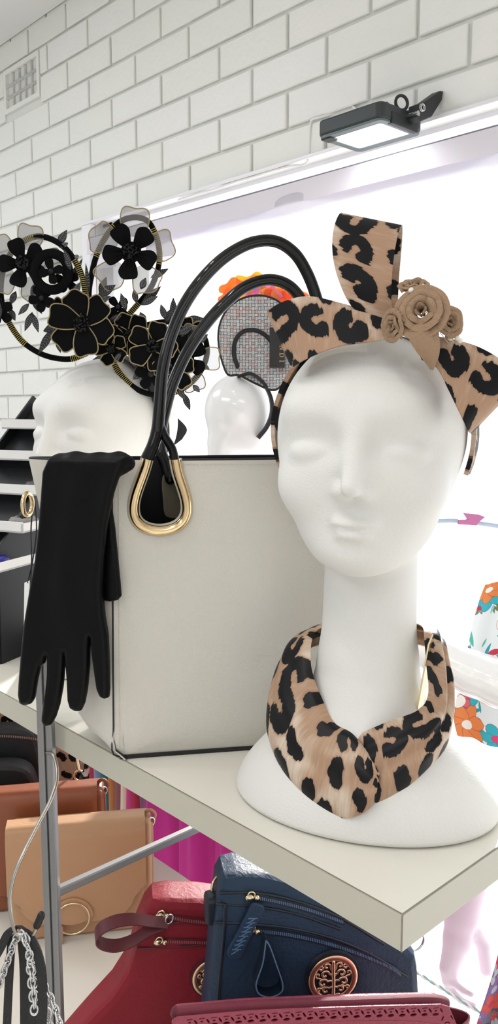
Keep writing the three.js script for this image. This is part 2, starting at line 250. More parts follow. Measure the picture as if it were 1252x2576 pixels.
// ---------------------------------------------------------------- measured points, world metres
const D3 = {
  bowLeft: [[[-0.0671, 0.3882, -0.0636], [-0.0632, 0.3773, -0.0612]], [[-0.0803, 0.3958, -0.0554], [-0.0745, 0.3745, -0.0487]], [[-0.0978, 0.4026, -0.0454], [-0.0921, 0.3715, -0.0351]], [[-0.1222, 0.4089, -0.0338], [-0.1111, 0.3647, -0.0267]], [[-0.1442, 0.4049, -0.0272], [-0.1259, 0.3599, -0.0278]], [[-0.1566, 0.3999, -0.0277], [-0.1347, 0.3578, -0.0327]], [[-0.159, 0.4041, -0.0377], [-0.1397, 0.3594, -0.0409]], [[-0.15, 0.4124, -0.0637], [-0.139, 0.3697, -0.0614]], [[-0.1269, 0.4051, -0.0841], [-0.1231, 0.3789, -0.0802]], [[-0.1007, 0.3945, -0.0954], [-0.0983, 0.3813, -0.0953]]],
  bowUp: [[[-0.0862, 0.3938, -0.0561], [-0.0684, 0.382, -0.0655]], [[-0.0905, 0.4017, -0.0456], [-0.0669, 0.3928, -0.0632]], [[-0.096, 0.4189, -0.0386], [-0.0661, 0.4076, -0.0611]], [[-0.1026, 0.4382, -0.0397], [-0.0684, 0.4232, -0.0645]], [[-0.1078, 0.4549, -0.0462], [-0.0724, 0.4419, -0.0728]], [[-0.1109, 0.4648, -0.0536], [-0.0755, 0.4544, -0.0807]], [[-0.115, 0.4701, -0.0621], [-0.0795, 0.4598, -0.0892]], [[-0.1217, 0.4706, -0.0727], [-0.0858, 0.4602, -0.0988]], [[-0.1252, 0.4562, -0.0781], [-0.09, 0.4488, -0.104]], [[-0.1226, 0.4325, -0.0793], [-0.0905, 0.4284, -0.1025]], [[-0.1114, 0.4108, -0.0796], [-0.0874, 0.4071, -0.0972]], [[-0.0974, 0.3947, -0.0768], [-0.0807, 0.3898, -0.0864]]],
  bowRight: [[[-0.056, 0.3815, -0.0698], [-0.0424, 0.3615, -0.0657]], [[-0.0407, 0.3779, -0.0766], [-0.0295, 0.3556, -0.0651]], [[-0.0287, 0.3751, -0.083], [-0.0197, 0.3407, -0.0654]], [[-0.0158, 0.3701, -0.0929], [-0.0123, 0.3274, -0.0663]], [[-0.0033, 0.3605, -0.1045], [-0.0081, 0.3179, -0.0689]], [[0.0033, 0.3506, -0.114], [-0.0087, 0.3124, -0.0746]], [[0.0009, 0.3473, -0.1241], [-0.0121, 0.3111, -0.0826]], [[-0.0098, 0.3485, -0.1322], [-0.0193, 0.3134, -0.0931]], [[-0.0327, 0.3646, -0.121], [-0.028, 0.3244, -0.0976]], [[-0.0483, 0.3736, -0.1031], [-0.0378, 0.3441, -0.0939]], [[-0.0596, 0.3784, -0.0845], [-0.0484, 0.3612, -0.0888]]],
  rose: [[-0.0378, 0.3915, -0.0587], [-0.0339, 0.3869, -0.0797], [-0.0521, 0.4083, -0.0688], [-0.0517, 0.3846, -0.0514]],
  leaf: [[-0.042, 0.3832, -0.0481], [-0.0401, 0.3752, -0.0472], [-0.0362, 0.3672, -0.0498], [-0.0331, 0.3607, -0.0548], [-0.0306, 0.3541, -0.0607], [-0.0272, 0.3843, -0.0612], [-0.0254, 0.3763, -0.0602], [-0.0251, 0.3698, -0.0607], [-0.026, 0.3633, -0.0614], [-0.0302, 0.3539, -0.0611]],
  pearls: [[-0.0445, 0.4073, -0.0546], [-0.0394, 0.4084, -0.0602], [-0.041, 0.4101, -0.0633], [-0.0367, 0.406, -0.0656], [-0.0347, 0.404, -0.0689], [-0.0408, 0.4069, -0.0659], [-0.0328, 0.401, -0.0733], [-0.0292, 0.3763, -0.0798], [-0.0257, 0.3758, -0.0834], [-0.025, 0.3742, -0.0853]],
  horse: [[0.036, 0.2824], [0.0323, 0.2694], [0.027, 0.2567], [0.023, 0.244], [0.0222, 0.2328], [0.025, 0.2247], [0.0321, 0.2197], [0.0416, 0.2171], [0.0512, 0.2172], [0.0609, 0.2192], [0.069, 0.2252], [0.0727, 0.2349], [0.0708, 0.2463], [0.067, 0.2593], [0.0631, 0.269], [0.0613, 0.2821]],
  handleFront: [[-0.3008, 0.282, -0.0176], [-0.298, 0.294, -0.0229], [-0.2974, 0.3088, -0.0279], [-0.2999, 0.3336, -0.0329], [-0.3033, 0.3621, -0.0392], [-0.303, 0.3908, -0.048], [-0.2993, 0.4215, -0.0623], [-0.2925, 0.4473, -0.0805], [-0.2833, 0.468, -0.1016], [-0.2719, 0.4803, -0.1236], [-0.2618, 0.4816, -0.1421], [-0.253, 0.4719, -0.1571], [-0.2451, 0.4539, -0.1664], [-0.2392, 0.432, -0.173], [-0.2324, 0.4012, -0.1772], [-0.2261, 0.3563, -0.1783], [-0.2214, 0.315, -0.1784], [-0.2159, 0.281, -0.1807]],
  handleLeg: [[-0.2864, 0.281, -0.0388], [-0.289, 0.291, -0.0378], [-0.294, 0.3024, -0.0333], [-0.2974, 0.3138, -0.0303]],
  handleBack: [[-0.3148, 0.2616, -0.0549], [-0.3202, 0.2722, -0.0555], [-0.329, 0.2869, -0.0549], [-0.334, 0.3055, -0.059], [-0.3344, 0.3301, -0.0663], [-0.3343, 0.3528, -0.0752], [-0.3308, 0.3796, -0.0884], [-0.3253, 0.4044, -0.105], [-0.3166, 0.4269, -0.1232], [-0.3047, 0.4458, -0.1439], [-0.2923, 0.4526, -0.1644], [-0.2812, 0.4475, -0.1783], [-0.2723, 0.433, -0.1879], [-0.2645, 0.4043, -0.1937], [-0.2579, 0.3575, -0.1948], [-0.2525, 0.3065, -0.1937], [-0.25, 0.2789, -0.1926], [-0.2484, 0.2612, -0.1923]],
  gloveO: [-0.2903, 0.0, 0.0124],
  gloveU: [0.9027, 0.0, -0.4302],
  gloveN: [0.4302, 0.0, 0.9027],
  glove: [[-0.0758, 0.2842], [-0.0826, 0.2715], [-0.0857, 0.2479], [-0.0903, 0.2185], [-0.0959, 0.1886], [-0.1027, 0.1619], [-0.1094, 0.131], [-0.1143, 0.0998], [-0.1188, 0.07], [-0.1203, 0.0581], [-0.1188, 0.0492], [-0.1134, 0.0476], [-0.106, 0.0506], [-0.1022, 0.0558], [-0.0979, 0.075], [-0.0942, 0.0882], [-0.0896, 0.0918], [-0.0876, 0.099], [-0.0862, 0.0999], [-0.087, 0.081], [-0.0894, 0.063], [-0.0934, 0.0422], [-0.0941, 0.0355], [-0.0898, 0.0306], [-0.0844, 0.033], [-0.0797, 0.0407], [-0.0753, 0.0529], [-0.0716, 0.0692], [-0.0699, 0.0797], [-0.0669, 0.1051], [-0.0656, 0.0803], [-0.0654, 0.0597], [-0.0631, 0.0519], [-0.0571, 0.0497], [-0.0515, 0.0509], [-0.0474, 0.0587], [-0.044, 0.0717], [-0.0408, 0.0947], [-0.0398, 0.1157], [-0.0387, 0.1232], [-0.0371, 0.1067], [-0.0351, 0.0901], [-0.033, 0.075], [-0.0298, 0.0683], [-0.0257, 0.0662], [-0.0215, 0.0679], [-0.0205, 0.0748], [-0.0204, 0.0957], [-0.0212, 0.1251], [-0.0241, 0.1431], [-0.0255, 0.1648], [-0.023, 0.1974], [-0.0181, 0.2296], [-0.0111, 0.2545], [-0.0035, 0.2735], [0.0015, 0.2859]],
  glove2: [[-0.019, 0.2425], [-0.0158, 0.2213], [-0.0136, 0.1963], [-0.0117, 0.1747], [-0.0107, 0.1609], [-0.0145, 0.1569], [-0.0228, 0.1547], [-0.0311, 0.1551], [-0.0324, 0.1694], [-0.0308, 0.1987], [-0.0265, 0.235]],
  gloveTop: [[-0.0706, 0.2885], [-0.0539, 0.2875], [-0.0294, 0.2873], [-0.0094, 0.2884], [-0.0008, 0.2886]],
  tagString: [[[-0.4097, 0.2378, 0.0366], [-0.4098, 0.2131, 0.0399], [-0.4077, 0.1866, 0.0413], [-0.4068, 0.1599, 0.044]], [[-0.4088, 0.2389, 0.0353], [-0.4008, 0.214, 0.039], [-0.4039, 0.1871, 0.0416], [-0.4088, 0.1614, 0.0458]]],
  tagCard: [[-0.4145, 0.1605, 0.0462], [-0.4059, 0.1641, 0.0452], [-0.4081, 0.1045, 0.0471], [-0.4167, 0.1012, 0.0482]],
  fascO: [-0.547, 0.4322, -0.1198],
  fascU: [0.6827, 0.0, -0.7307],
  fascN: [0.7307, 0.0, 0.6827],
  loopA: [[0.0005, -0.0266], [-0.0018, 0.0063], [-0.0044, 0.0267], [-0.008, 0.0469], [-0.0159, 0.0641], [-0.0269, 0.0781], [-0.0421, 0.0875], [-0.0575, 0.0907], [-0.0732, 0.0861], [-0.0881, 0.0751], [-0.0996, 0.057], [-0.1045, 0.0388], [-0.1055, 0.0226], [-0.1028, 0.0073], [-0.0955, -0.0101], [-0.0835, -0.0266], [-0.0671, -0.0386], [-0.0484, -0.0456], [-0.0253, -0.0473], [-0.0061, -0.0406]],
  loopB: [[0.0006, -0.0245], [-0.0018, 0.0063], [-0.0011, 0.0307], [0.0029, 0.049], [0.0081, 0.0671], [0.0179, 0.0871], [0.0296, 0.1021], [0.0421, 0.1107], [0.0556, 0.1134], [0.0675, 0.1101], [0.0752, 0.0991], [0.0795, 0.0841], [0.0803, 0.0691], [0.077, 0.053], [0.0688, 0.0348], [0.0539, 0.0165], [0.0346, -0.004], [0.0133, -0.0225]],
  loopC: [[0.009, -0.0266], [0.0222, -0.0452], [0.0303, -0.0608], [0.0406, -0.0733], [0.0531, -0.0831], [0.0689, -0.089], [0.0901, -0.089], [0.1125, -0.0785], [0.1285, -0.0608], [0.1354, -0.041], [0.1326, -0.0225], [0.1205, -0.0091], [0.1038, -0.004], [0.0807, -0.004], [0.0555, -0.0101], [0.0259, -0.0225]],
  flowers: [[-0.0741, 0.0601, 0.0314, 5, 0.35, 0.012, 1], [0.0497, 0.0727, 0.0356, 5, 0.5, 0.012, 1], [-0.0053, -0.0101, 0.0373, 6, 0.2, 0.03, 0], [0.074, -0.0348, 0.0293, 5, 0.9, 0.02, 0], [0.1117, -0.0473, 0.0283, 5, 0.3, 0.01, 1], [0.0469, -0.0214, 0.0262, 6, 0.4, 0.01, 0], [0.0979, -0.0618, 0.0251, 5, 0.1, 0.014, 0], [0.0255, -0.0369, 0.0199, 5, 0.3, 0.016, 0], [-0.0279, 0.0063, 0.0199, 5, 0.9, 0.004, 0], [0.1152, -0.0183, 0.0188, 5, 0.2, 0.006, 0]],
  rings: [[-0.0408, 0.05, 0.0247, 0, 0, 0.018, 0]],
  smallFl: [[-0.0408, 0.05, 0.0147, 4, 0.2, 0.02, 0], [0.0333, 0.0114, 0.0138, 4, 0.7, 0.01, 0], [-0.1043, 0.0063, 0.0168, 5, 0.2, 0.01, 0], [-0.0536, 0.0206, 0.0157, 5, 0.5, 0.015, 0], [0.0714, -0.066, 0.0188, 5, 0.1, 0.02, 0], [-0.0248, 0.0409, 0.0147, 5, 0.1, 0.012, 0], [0.0263, -0.004, 0.0126, 5, 0.4, 0.012, 0]],
  leaves: [[-0.0361, 0.0811, -0.0248, 0.0995, 0.0085], [-0.0321, 0.0771, -0.0216, 0.0827, 0.0062], [-0.0692, 0.0226, -0.0573, 0.0042, 0.0073], [-0.0674, 0.0144, -0.0804, 0.0012, 0.0062], [-0.0677, 0.0063, -0.0768, -0.0163, 0.0073], [-0.0656, 0.0042, -0.0591, -0.0183, 0.0068], [-0.041, -0.0101, -0.0579, -0.0152, 0.0096], [-0.0411, -0.0142, -0.0599, -0.0431, 0.0085], [-0.0404, -0.0245, -0.0367, -0.041, 0.0057], [0.0101, 0.0226, 0.0323, 0.0358, 0.0096], [0.0102, 0.0267, 0.019, 0.0469, 0.0085], [0.01, 0.0165, 0.0268, 0.0226, 0.0073], [0.0539, 0.0165, 0.051, 0.0328, 0.0068], [0.0604, 0.0307, 0.0668, 0.0439, 0.0073], [0.058, 0.0144, 0.0824, 0.0368, 0.009], [0.0601, 0.0124, 0.0811, 0.0226, 0.0073], [0.071, 0.0449, 0.092, 0.056, 0.0073], [0.0891, -0.004, 0.0831, 0.0144, 0.0073], [0.0965, -0.0019, 0.0968, 0.0236, 0.0079], [0.1017, -0.0019, 0.1197, 0.0226, 0.0079], [0.108, -0.004, 0.1331, -0.0009, 0.009], [0.1015, -0.0204, 0.1194, -0.0122, 0.0085], [0.1071, -0.0869, 0.1154, -0.1083, 0.0073], [0.1199, -0.0785, 0.1283, -0.0869, 0.0062], [0.0589, -0.0535, 0.0503, -0.0639, 0.0073], [0.0588, -0.0639, 0.0491, -0.0722, 0.0068], [-0.0406, 0.0022, -0.0261, -0.004, 0.0079], [0.0019, 0.0267, -0.0004, 0.059, 0.0045], [-0.0381, 0.0144, -0.059, 0.0165, 0.0085], [-0.0158, 0.0651, -0.0105, 0.0691, 0.0051], [0.0758, -0.0556, 0.0568, -0.0535, 0.0085], [-0.1028, 0.0185, -0.106, -0.0101, 0.0102], [-0.0947, 0.0104, -0.0879, -0.004, 0.0073], [0.1194, -0.0183, 0.135, -0.0266, 0.0068], [-0.0271, 0.0348, -0.0095, 0.0691, 0.0079], [-0.0183, 0.051, -0.0259, 0.0751, 0.0073], [0.0181, 0.0063, 0.0101, 0.0226, 0.0085], [0.0432, 0.0063, 0.0374, 0.0267, 0.0073], [0.087, -0.006, 0.0935, 0.0104, 0.0079], [0.1245, -0.0307, 0.1382, -0.0204, 0.0073], [0.1264, -0.0535, 0.139, -0.0597, 0.0073], [0.1029, -0.0806, 0.1091, -0.0953, 0.0073], [0.086, -0.0806, 0.0794, -0.0953, 0.0068], [0.0381, -0.041, 0.0294, -0.0535, 0.0073], [0.0639, -0.006, 0.0579, 0.0063, 0.0073], [-0.0582, 0.0388, -0.0671, 0.0226, 0.0079], [-0.0877, 0.0307, -0.0946, 0.0144, 0.0073], [-0.017, 0.0226, -0.0082, 0.0388, 0.0073], [0.0097, 0.0063, 0.0225, 0.0144, 0.0073], [0.022, -0.006, 0.039, 0.0022, 0.0073]],
  gloss: [[-0.9083, 0.3183, -0.6936], [-0.9282, 0.2199, -0.6535], [-0.9184, 0.1412, -0.6487]],
  saucerO: [-0.8616, 0.459, -0.682],
  saucerU: [0.7071, 0.0, -0.7071],
  saucerV: [-0.0851, 0.9927, -0.0851],
  saucerN: [0.702, 0.1203, 0.702],
  saucer: [[-0.0697, -0.0074], [-0.0667, 0.0269], [-0.05, 0.0574], [-0.0233, 0.0749], [0.0111, 0.08], [0.0455, 0.0685], [0.0686, 0.0379], [0.0779, -0.0078], [0.0751, -0.0536], [0.0577, -0.0879], [0.0387, -0.1031], [0.0004, -0.0878], [-0.0303, -0.0725], [-0.0495, -0.0725], [-0.0611, -0.0495]],
  saucerIn: [[-0.0327, -0.0549], [-0.0397, -0.0304], [-0.0367, -0.0037], [-0.023, 0.013], [-0.0001, 0.0168], [0.0214, 0.006], [0.0383, -0.0154]],
  hatCard: [[0.029, 0.0152], [0.058, 0.0151], [0.0583, -0.0612], [0.0293, -0.0611]],
  hatBand: [[-0.8764, 0.3847, -0.6519], [-0.8529, 0.3904, -0.6634], [-0.8323, 0.3752, -0.6752], [-0.818, 0.3451, -0.6847], [-0.8172, 0.315, -0.6872], [-0.825, 0.2885, -0.6811], [-0.838, 0.2672, -0.6704]],
  hatPetals: [[-0.896, 0.5561, -0.6639, 0.032, 0], [-0.8808, 0.5606, -0.6811, 0.036, 1], [-0.8667, 0.5667, -0.6973, 0.032, 1], [-0.8778, 0.5462, -0.6815, 0.032, 2], [-0.8585, 0.5462, -0.7021, 0.036, 2], [-0.8383, 0.5424, -0.723, 0.04, 1], [-0.8233, 0.5386, -0.7383, 0.04, 0], [-0.8137, 0.531, -0.7472, 0.032, 3], [-0.9008, 0.5409, -0.6558, 0.024, 0], [-0.8427, 0.5333, -0.7166, 0.034, 3], [-0.8843, 0.5424, -0.6739, 0.03, 1]],
  cable: [[-0.8595, 0.9391, -0.9835], [-0.8946, 0.9635, -1.0098], [-0.9242, 0.9771, -1.025], [-0.9535, 0.9722, -1.0222], [-0.9966, 0.967, -1.0047], [-1.017, 0.9661, -1.0047], [-1.0212, 0.9545, -1.0055], [-1.0246, 0.9197, -1.007], [-1.0274, 0.8861, -1.0078], [-1.0349, 0.8768, -1.0054], [-1.0686, 0.88, -1.004], [-1.1337, 0.8826, -1.004], [-1.2022, 0.8816, -1.004], [-1.2742, 0.8824, -1.004], [-1.3503, 0.8803, -1.004], [-1.4141, 0.8812, -1.004], [-1.498, 0.8801, -1.004]],
  hook: [[-0.4328, -0.0255, 0.0188], [-0.4235, -0.0246, 0.0176], [-0.4137, -0.0328, 0.019], [-0.4034, -0.0431, 0.0247], [-0.3928, -0.0549, 0.0378], [-0.3862, -0.0725, 0.0563], [-0.3794, -0.0891, 0.0744], [-0.3752, -0.1058, 0.0878], [-0.3718, -0.1213, 0.0946], [-0.3651, -0.1365, 0.0978], [-0.3592, -0.1506, 0.097], [-0.3525, -0.1579, 0.0928], [-0.3477, -0.1557, 0.0873], [-0.3454, -0.1485, 0.0834], [-0.3445, -0.1426, 0.0813]],
  hookTip: [[-0.345, -0.1448, 0.0823], [-0.3432, -0.1354, 0.0785]],
  straps: [[[-0.379, -0.191, 0.1157], [-0.3702, -0.1688, 0.1065], [-0.3648, -0.1529, 0.1006], [-0.3603, -0.1482, 0.0948], [-0.3522, -0.1506, 0.0895], [-0.3419, -0.1617, 0.0866], [-0.335, -0.1784, 0.0854], [-0.3313, -0.2037, 0.0863], [-0.3279, -0.247, 0.091]], [[-0.3678, -0.1594, 0.0962], [-0.3678, -0.1777, 0.0982], [-0.3662, -0.2071, 0.1021], [-0.3628, -0.2586, 0.1084]], [[-0.3643, -0.1612, 0.0868], [-0.362, -0.1884, 0.0866], [-0.3586, -0.2181, 0.0888], [-0.3544, -0.2625, 0.0927]], [[-0.3433, -0.1926, 0.0822], [-0.3471, -0.213, 0.0858], [-0.3482, -0.2365, 0.0885], [-0.3466, -0.2586, 0.091]]],
  chains: [[[-0.3679, -0.2094, 0.1148], [-0.3629, -0.1898, 0.1086], [-0.3584, -0.1703, 0.103], [-0.3554, -0.1559, 0.0984], [-0.3509, -0.1509, 0.0942], [-0.3459, -0.1567, 0.0915], [-0.3416, -0.1712, 0.0911], [-0.3367, -0.1922, 0.0914], [-0.334, -0.2102, 0.0919]], [[-0.3486, -0.1503, 0.0946], [-0.3421, -0.1627, 0.0929], [-0.3385, -0.18, 0.0939], [-0.335, -0.2015, 0.0943], [-0.3326, -0.2159, 0.0945]], [[-0.3333, -0.1986, 0.083], [-0.3301, -0.2058, 0.081], [-0.3256, -0.2167, 0.0782], [-0.3199, -0.2348, 0.0756], [-0.3165, -0.2493, 0.0748]], [[-0.335, -0.2087, 0.0808], [-0.3326, -0.2233, 0.0811], [-0.328, -0.2451, 0.0804]]],
  tanO: [-0.7196, -0.468, -0.1588],
  tanPts: [[-0.0833, 0.1849], [0.1196, 0.1765], [0.1332, 0.1663], [0.1187, 0.0439], [-0.0, -0.0], [0.0914, -0.0002], [0.0099, 0.0384], [0.0345, 0.0356]],
  brownPts: [[-0.1341, 0.21], [-0.0989, 0.2064], [0.047, 0.191], [0.0612, 0.1391], [0.0444, 0.1352]],
  blackPts: [[-0.1439, 0.2556], [-0.1071, 0.2434], [-0.0511, 0.2249], [-0.1082, 0.2136], [-0.0519, 0.2009], [-0.1087, 0.202], [-0.0489, 0.1952]],
  navyO: [-0.2814, -0.468, -0.2209],
  navy: [[-0.1061, 0.2503], [-0.1038, 0.269], [-0.0975, 0.2801], [-0.0824, 0.2819], [-0.0556, 0.2781], [-0.0192, 0.2663], [0.0224, 0.2474], [0.0652, 0.2193], [0.1041, 0.1876], [0.1266, 0.1623], [0.1311, 0.1415], [0.1348, 0.1001], [0.14, 0.058]],
  navyL: [[-0.1209, 0.0948], [-0.118, 0.124], [-0.1141, 0.1674], [-0.1094, 0.2197]],
  navyZip: [[[-0.0713, 0.2584], [-0.0374, 0.249], [-0.0006, 0.2359], [0.0369, 0.2185]], [[-0.0713, 0.2197], [-0.028, 0.2113], [0.0185, 0.1961], [0.0613, 0.1752], [0.0978, 0.1517], [0.1077, 0.1419]]],
  navySeam: [[[-0.1038, 0.2643], [-0.0645, 0.261], [-0.0191, 0.248], [0.0321, 0.224], [0.085, 0.1848]], [[-0.107, 0.2518], [-0.0645, 0.2453], [-0.019, 0.2335], [0.0323, 0.2107]], [[-0.1089, 0.2302], [-0.0645, 0.2251], [-0.0189, 0.2161], [0.0278, 0.199], [0.0708, 0.174], [0.1151, 0.1384]]],
  navyMed: [[0.0227, 0.1565], [0.0521, 0.1529], [0.0223, 0.1888]],
  navyPull: [[[-0.0681, 0.2543], [-0.0771, 0.24], [-0.087, 0.2196], [-0.0969, 0.2], [-0.0943, 0.193], [-0.0826, 0.192], [-0.0753, 0.2052], [-0.0645, 0.229], [-0.0555, 0.2481]], [[-0.0572, 0.2195], [-0.0608, 0.1923], [-0.0681, 0.1664], [-0.0644, 0.1562], [-0.0516, 0.1511], [-0.0397, 0.1555], [-0.0383, 0.1637], [-0.0444, 0.1855], [-0.0536, 0.2133]]],
  redO: [-0.4293, -0.468, -0.1589],
  red: [[-0.0663, 0.1377], [-0.0596, 0.1657], [-0.0492, 0.1905], [-0.0399, 0.2014], [-0.0231, 0.2027], [0.0155, 0.1974], [0.0646, 0.1857], [0.0846, 0.1729], [0.0847, 0.0101]],
  redL: [[-0.1361, 0.0413], [-0.119, 0.0601], [-0.0922, 0.0883], [-0.0734, 0.1176]],
  redZip: [[[-0.0329, 0.1882], [0.0007, 0.1781], [0.0448, 0.1689]], [[-0.0358, 0.1577], [0.0005, 0.1524], [0.0447, 0.1445]]],
  redMed: [[0.0296, 0.1047], [0.0545, 0.1016]],
  redLoop: [[-0.0257, 0.1874], [-0.0424, 0.1934], [-0.0661, 0.2006], [-0.0874, 0.2009], [-0.1039, 0.194], [-0.1089, 0.1843], [-0.102, 0.1758], [-0.0857, 0.1703], [-0.0666, 0.1733], [-0.0474, 0.1825], [-0.0282, 0.1866]],
  clutchO: [-0.2047, -0.468, -0.1494],
  clutch: [[-0.1475, 0.1992], [-0.1424, 0.2028], [-0.0733, 0.2002], [-0.0001, 0.1938], [0.0628, 0.1876], [0.1318, 0.1801], [0.1407, 0.1762], [0.1502, 0.1562]],
  navyRing: [-0.2094, -0.3048, -0.3321],
  arm: [[-0.3606, -0.011, -0.537], [-0.3257, -0.0321, -0.5555], [-0.296, -0.0439, -0.5703], [-0.2629, -0.0555, -0.5887], [-0.2185, -0.0727, -0.6181]],
  blouse: [[[-0.3499, 0.0589, -0.6801], [-0.3527, 0.0408, -0.6736], [-0.3555, 0.0137, -0.6654], [-0.3576, -0.0255, -0.6557], [-0.3589, -0.0677, -0.6461], [-0.3611, -0.1008, -0.6374], [-0.3619, -0.14, -0.629], [-0.3554, -0.1689, -0.6304]], [[-0.267, 0.077, -0.7723], [-0.2647, 0.0529, -0.7702], [-0.2612, 0.0167, -0.7669], [-0.2566, -0.0315, -0.7626], [-0.2519, -0.0797, -0.7583], [-0.2473, -0.1279, -0.754], [-0.2427, -0.1762, -0.7496], [-0.2378, -0.2274, -0.7451]]],
  skirt: [[[-0.2857, -0.4658, -0.6627], [-0.287, -0.4961, -0.6555], [-0.2891, -0.5265, -0.6474], [-0.2931, -0.563, -0.636], [-0.2969, -0.5934, -0.6262], [-0.299, -0.6152, -0.6197], [-0.3008, -0.6663, -0.608]], [[-0.219, -0.4718, -0.7329], [-0.2161, -0.5022, -0.7301], [-0.2126, -0.5387, -0.7269], [-0.2085, -0.5812, -0.7231], [-0.205, -0.6177, -0.7198], [-0.2027, -0.642, -0.7176], [-0.198, -0.6906, -0.7133]]],
  farm: [[-0.4238, -0.5085, -0.8021], [-0.4298, -0.572, -0.7834], [-0.4306, -0.6142, -0.7744], [-0.4356, -0.6636, -0.7596]],
  fingers: [[[-0.4362, -0.6671, -0.7583], [-0.4231, -0.6847, -0.7542], [-0.4048, -0.6916, -0.7577], [-0.3902, -0.6913, -0.7585]], [[-0.4388, -0.6706, -0.7549], [-0.4319, -0.7023, -0.7562], [-0.4104, -0.7162, -0.7617], [-0.3903, -0.718, -0.7681]], [[-0.4366, -0.6636, -0.7586], [-0.4362, -0.6882, -0.7543], [-0.4233, -0.7164, -0.7627], [-0.3998, -0.7267, -0.7711]], [[-0.4331, -0.613, -0.8016], [-0.4244, -0.623, -0.8238], [-0.412, -0.6482, -0.8322], [-0.4044, -0.6913, -0.832], [-0.4021, -0.7057, -0.8318]]],
  hanger: [[-0.4476, 0.1462, -0.6809], [-0.4194, 0.1469, -0.7112], [-0.3743, 0.1387, -0.758], [-0.3397, 0.1323, -0.7938]],
  hangClip: [[-0.4123, 0.1608, -0.7141], [-0.396, 0.1583, -0.7311], [-0.3874, 0.1539, -0.7395], [-0.3927, 0.1463, -0.7323], [-0.3952, 0.14, -0.7285], [-0.4153, 0.1419, -0.7073], [-0.416, 0.1495, -0.708], [-0.4061, 0.1501, -0.7187]],
  cordLine: [[-0.4302, -0.5983, -0.6302], [-0.323, -0.6316, -0.6648]],
  magenta: [[-1.2171, -0.58, -0.62], [-0.6648, -0.6364, -0.62]],
  scarfSt: [[-1.413, -0.5712, -0.6], [-1.0973, -0.6231, -0.6]],
  ribbon: [[-0.5541, 0.3198, -0.2457], [-0.5404, 0.2992, -0.2564], [-0.5391, 0.2966, -0.2573], [-0.5434, 0.2863, -0.2507], [-0.5517, 0.276, -0.2399], [-0.5543, 0.2992, -0.2416]]
};
// ---------------------------------------------------------------- the setting
const FLOOR = -1.06, CEIL = 1.566, WZ = -1.01, COURSE = 0.0862, BR = 0.24;
const WIN = { x0: -1.93, x1: 1.5, y0: -0.98, y1: 0.888 };
struct('floor', box(-3.7, 2.7, FLOOR - 0.1, FLOOR, WZ - 0.01, 3.9), M.floor);
struct('ceiling', merge([box(-3.7, 2.7, CEIL + 0.03, CEIL + 0.13, WZ - 0.2, 3.9), box(-3.5, 2.5, CEIL, CEIL + 0.03, WZ + 0.006, WZ + 0.19), box(-3.5, 2.5, CEIL + 0.012, CEIL + 0.03, WZ + 0.2, 3.7)]), M.plaster);
struct('wall_left', box(-3.7, -3.5, FLOOR, CEIL + 0.03, WZ - 0.2, 3.9), M.plaster);
struct('wall_right', box(2.5, 2.7, FLOOR, CEIL + 0.03, WZ - 0.2, 3.9), M.plaster);
struct('wall_front', box(-3.7, 2.7, FLOOR, CEIL + 0.03, 3.7, 3.9), M.plaster);
const MZ = WZ - 0.007;                                           // mortar face, recessed behind the bricks
const wallBack = struct('wall_back', merge([
  box(-3.5, WIN.x0, FLOOR, CEIL + 0.03, MZ - 0.2, MZ), box(WIN.x1, 2.5, FLOOR, CEIL + 0.03, MZ - 0.2, MZ),
  box(WIN.x0, WIN.x1, WIN.y1, CEIL + 0.03, MZ - 0.2, MZ), box(WIN.x0, WIN.x1, FLOOR - 0.1, WIN.y0, MZ - 0.2, MZ)]), M.mortar, 'white painted brick wall with raked joints');
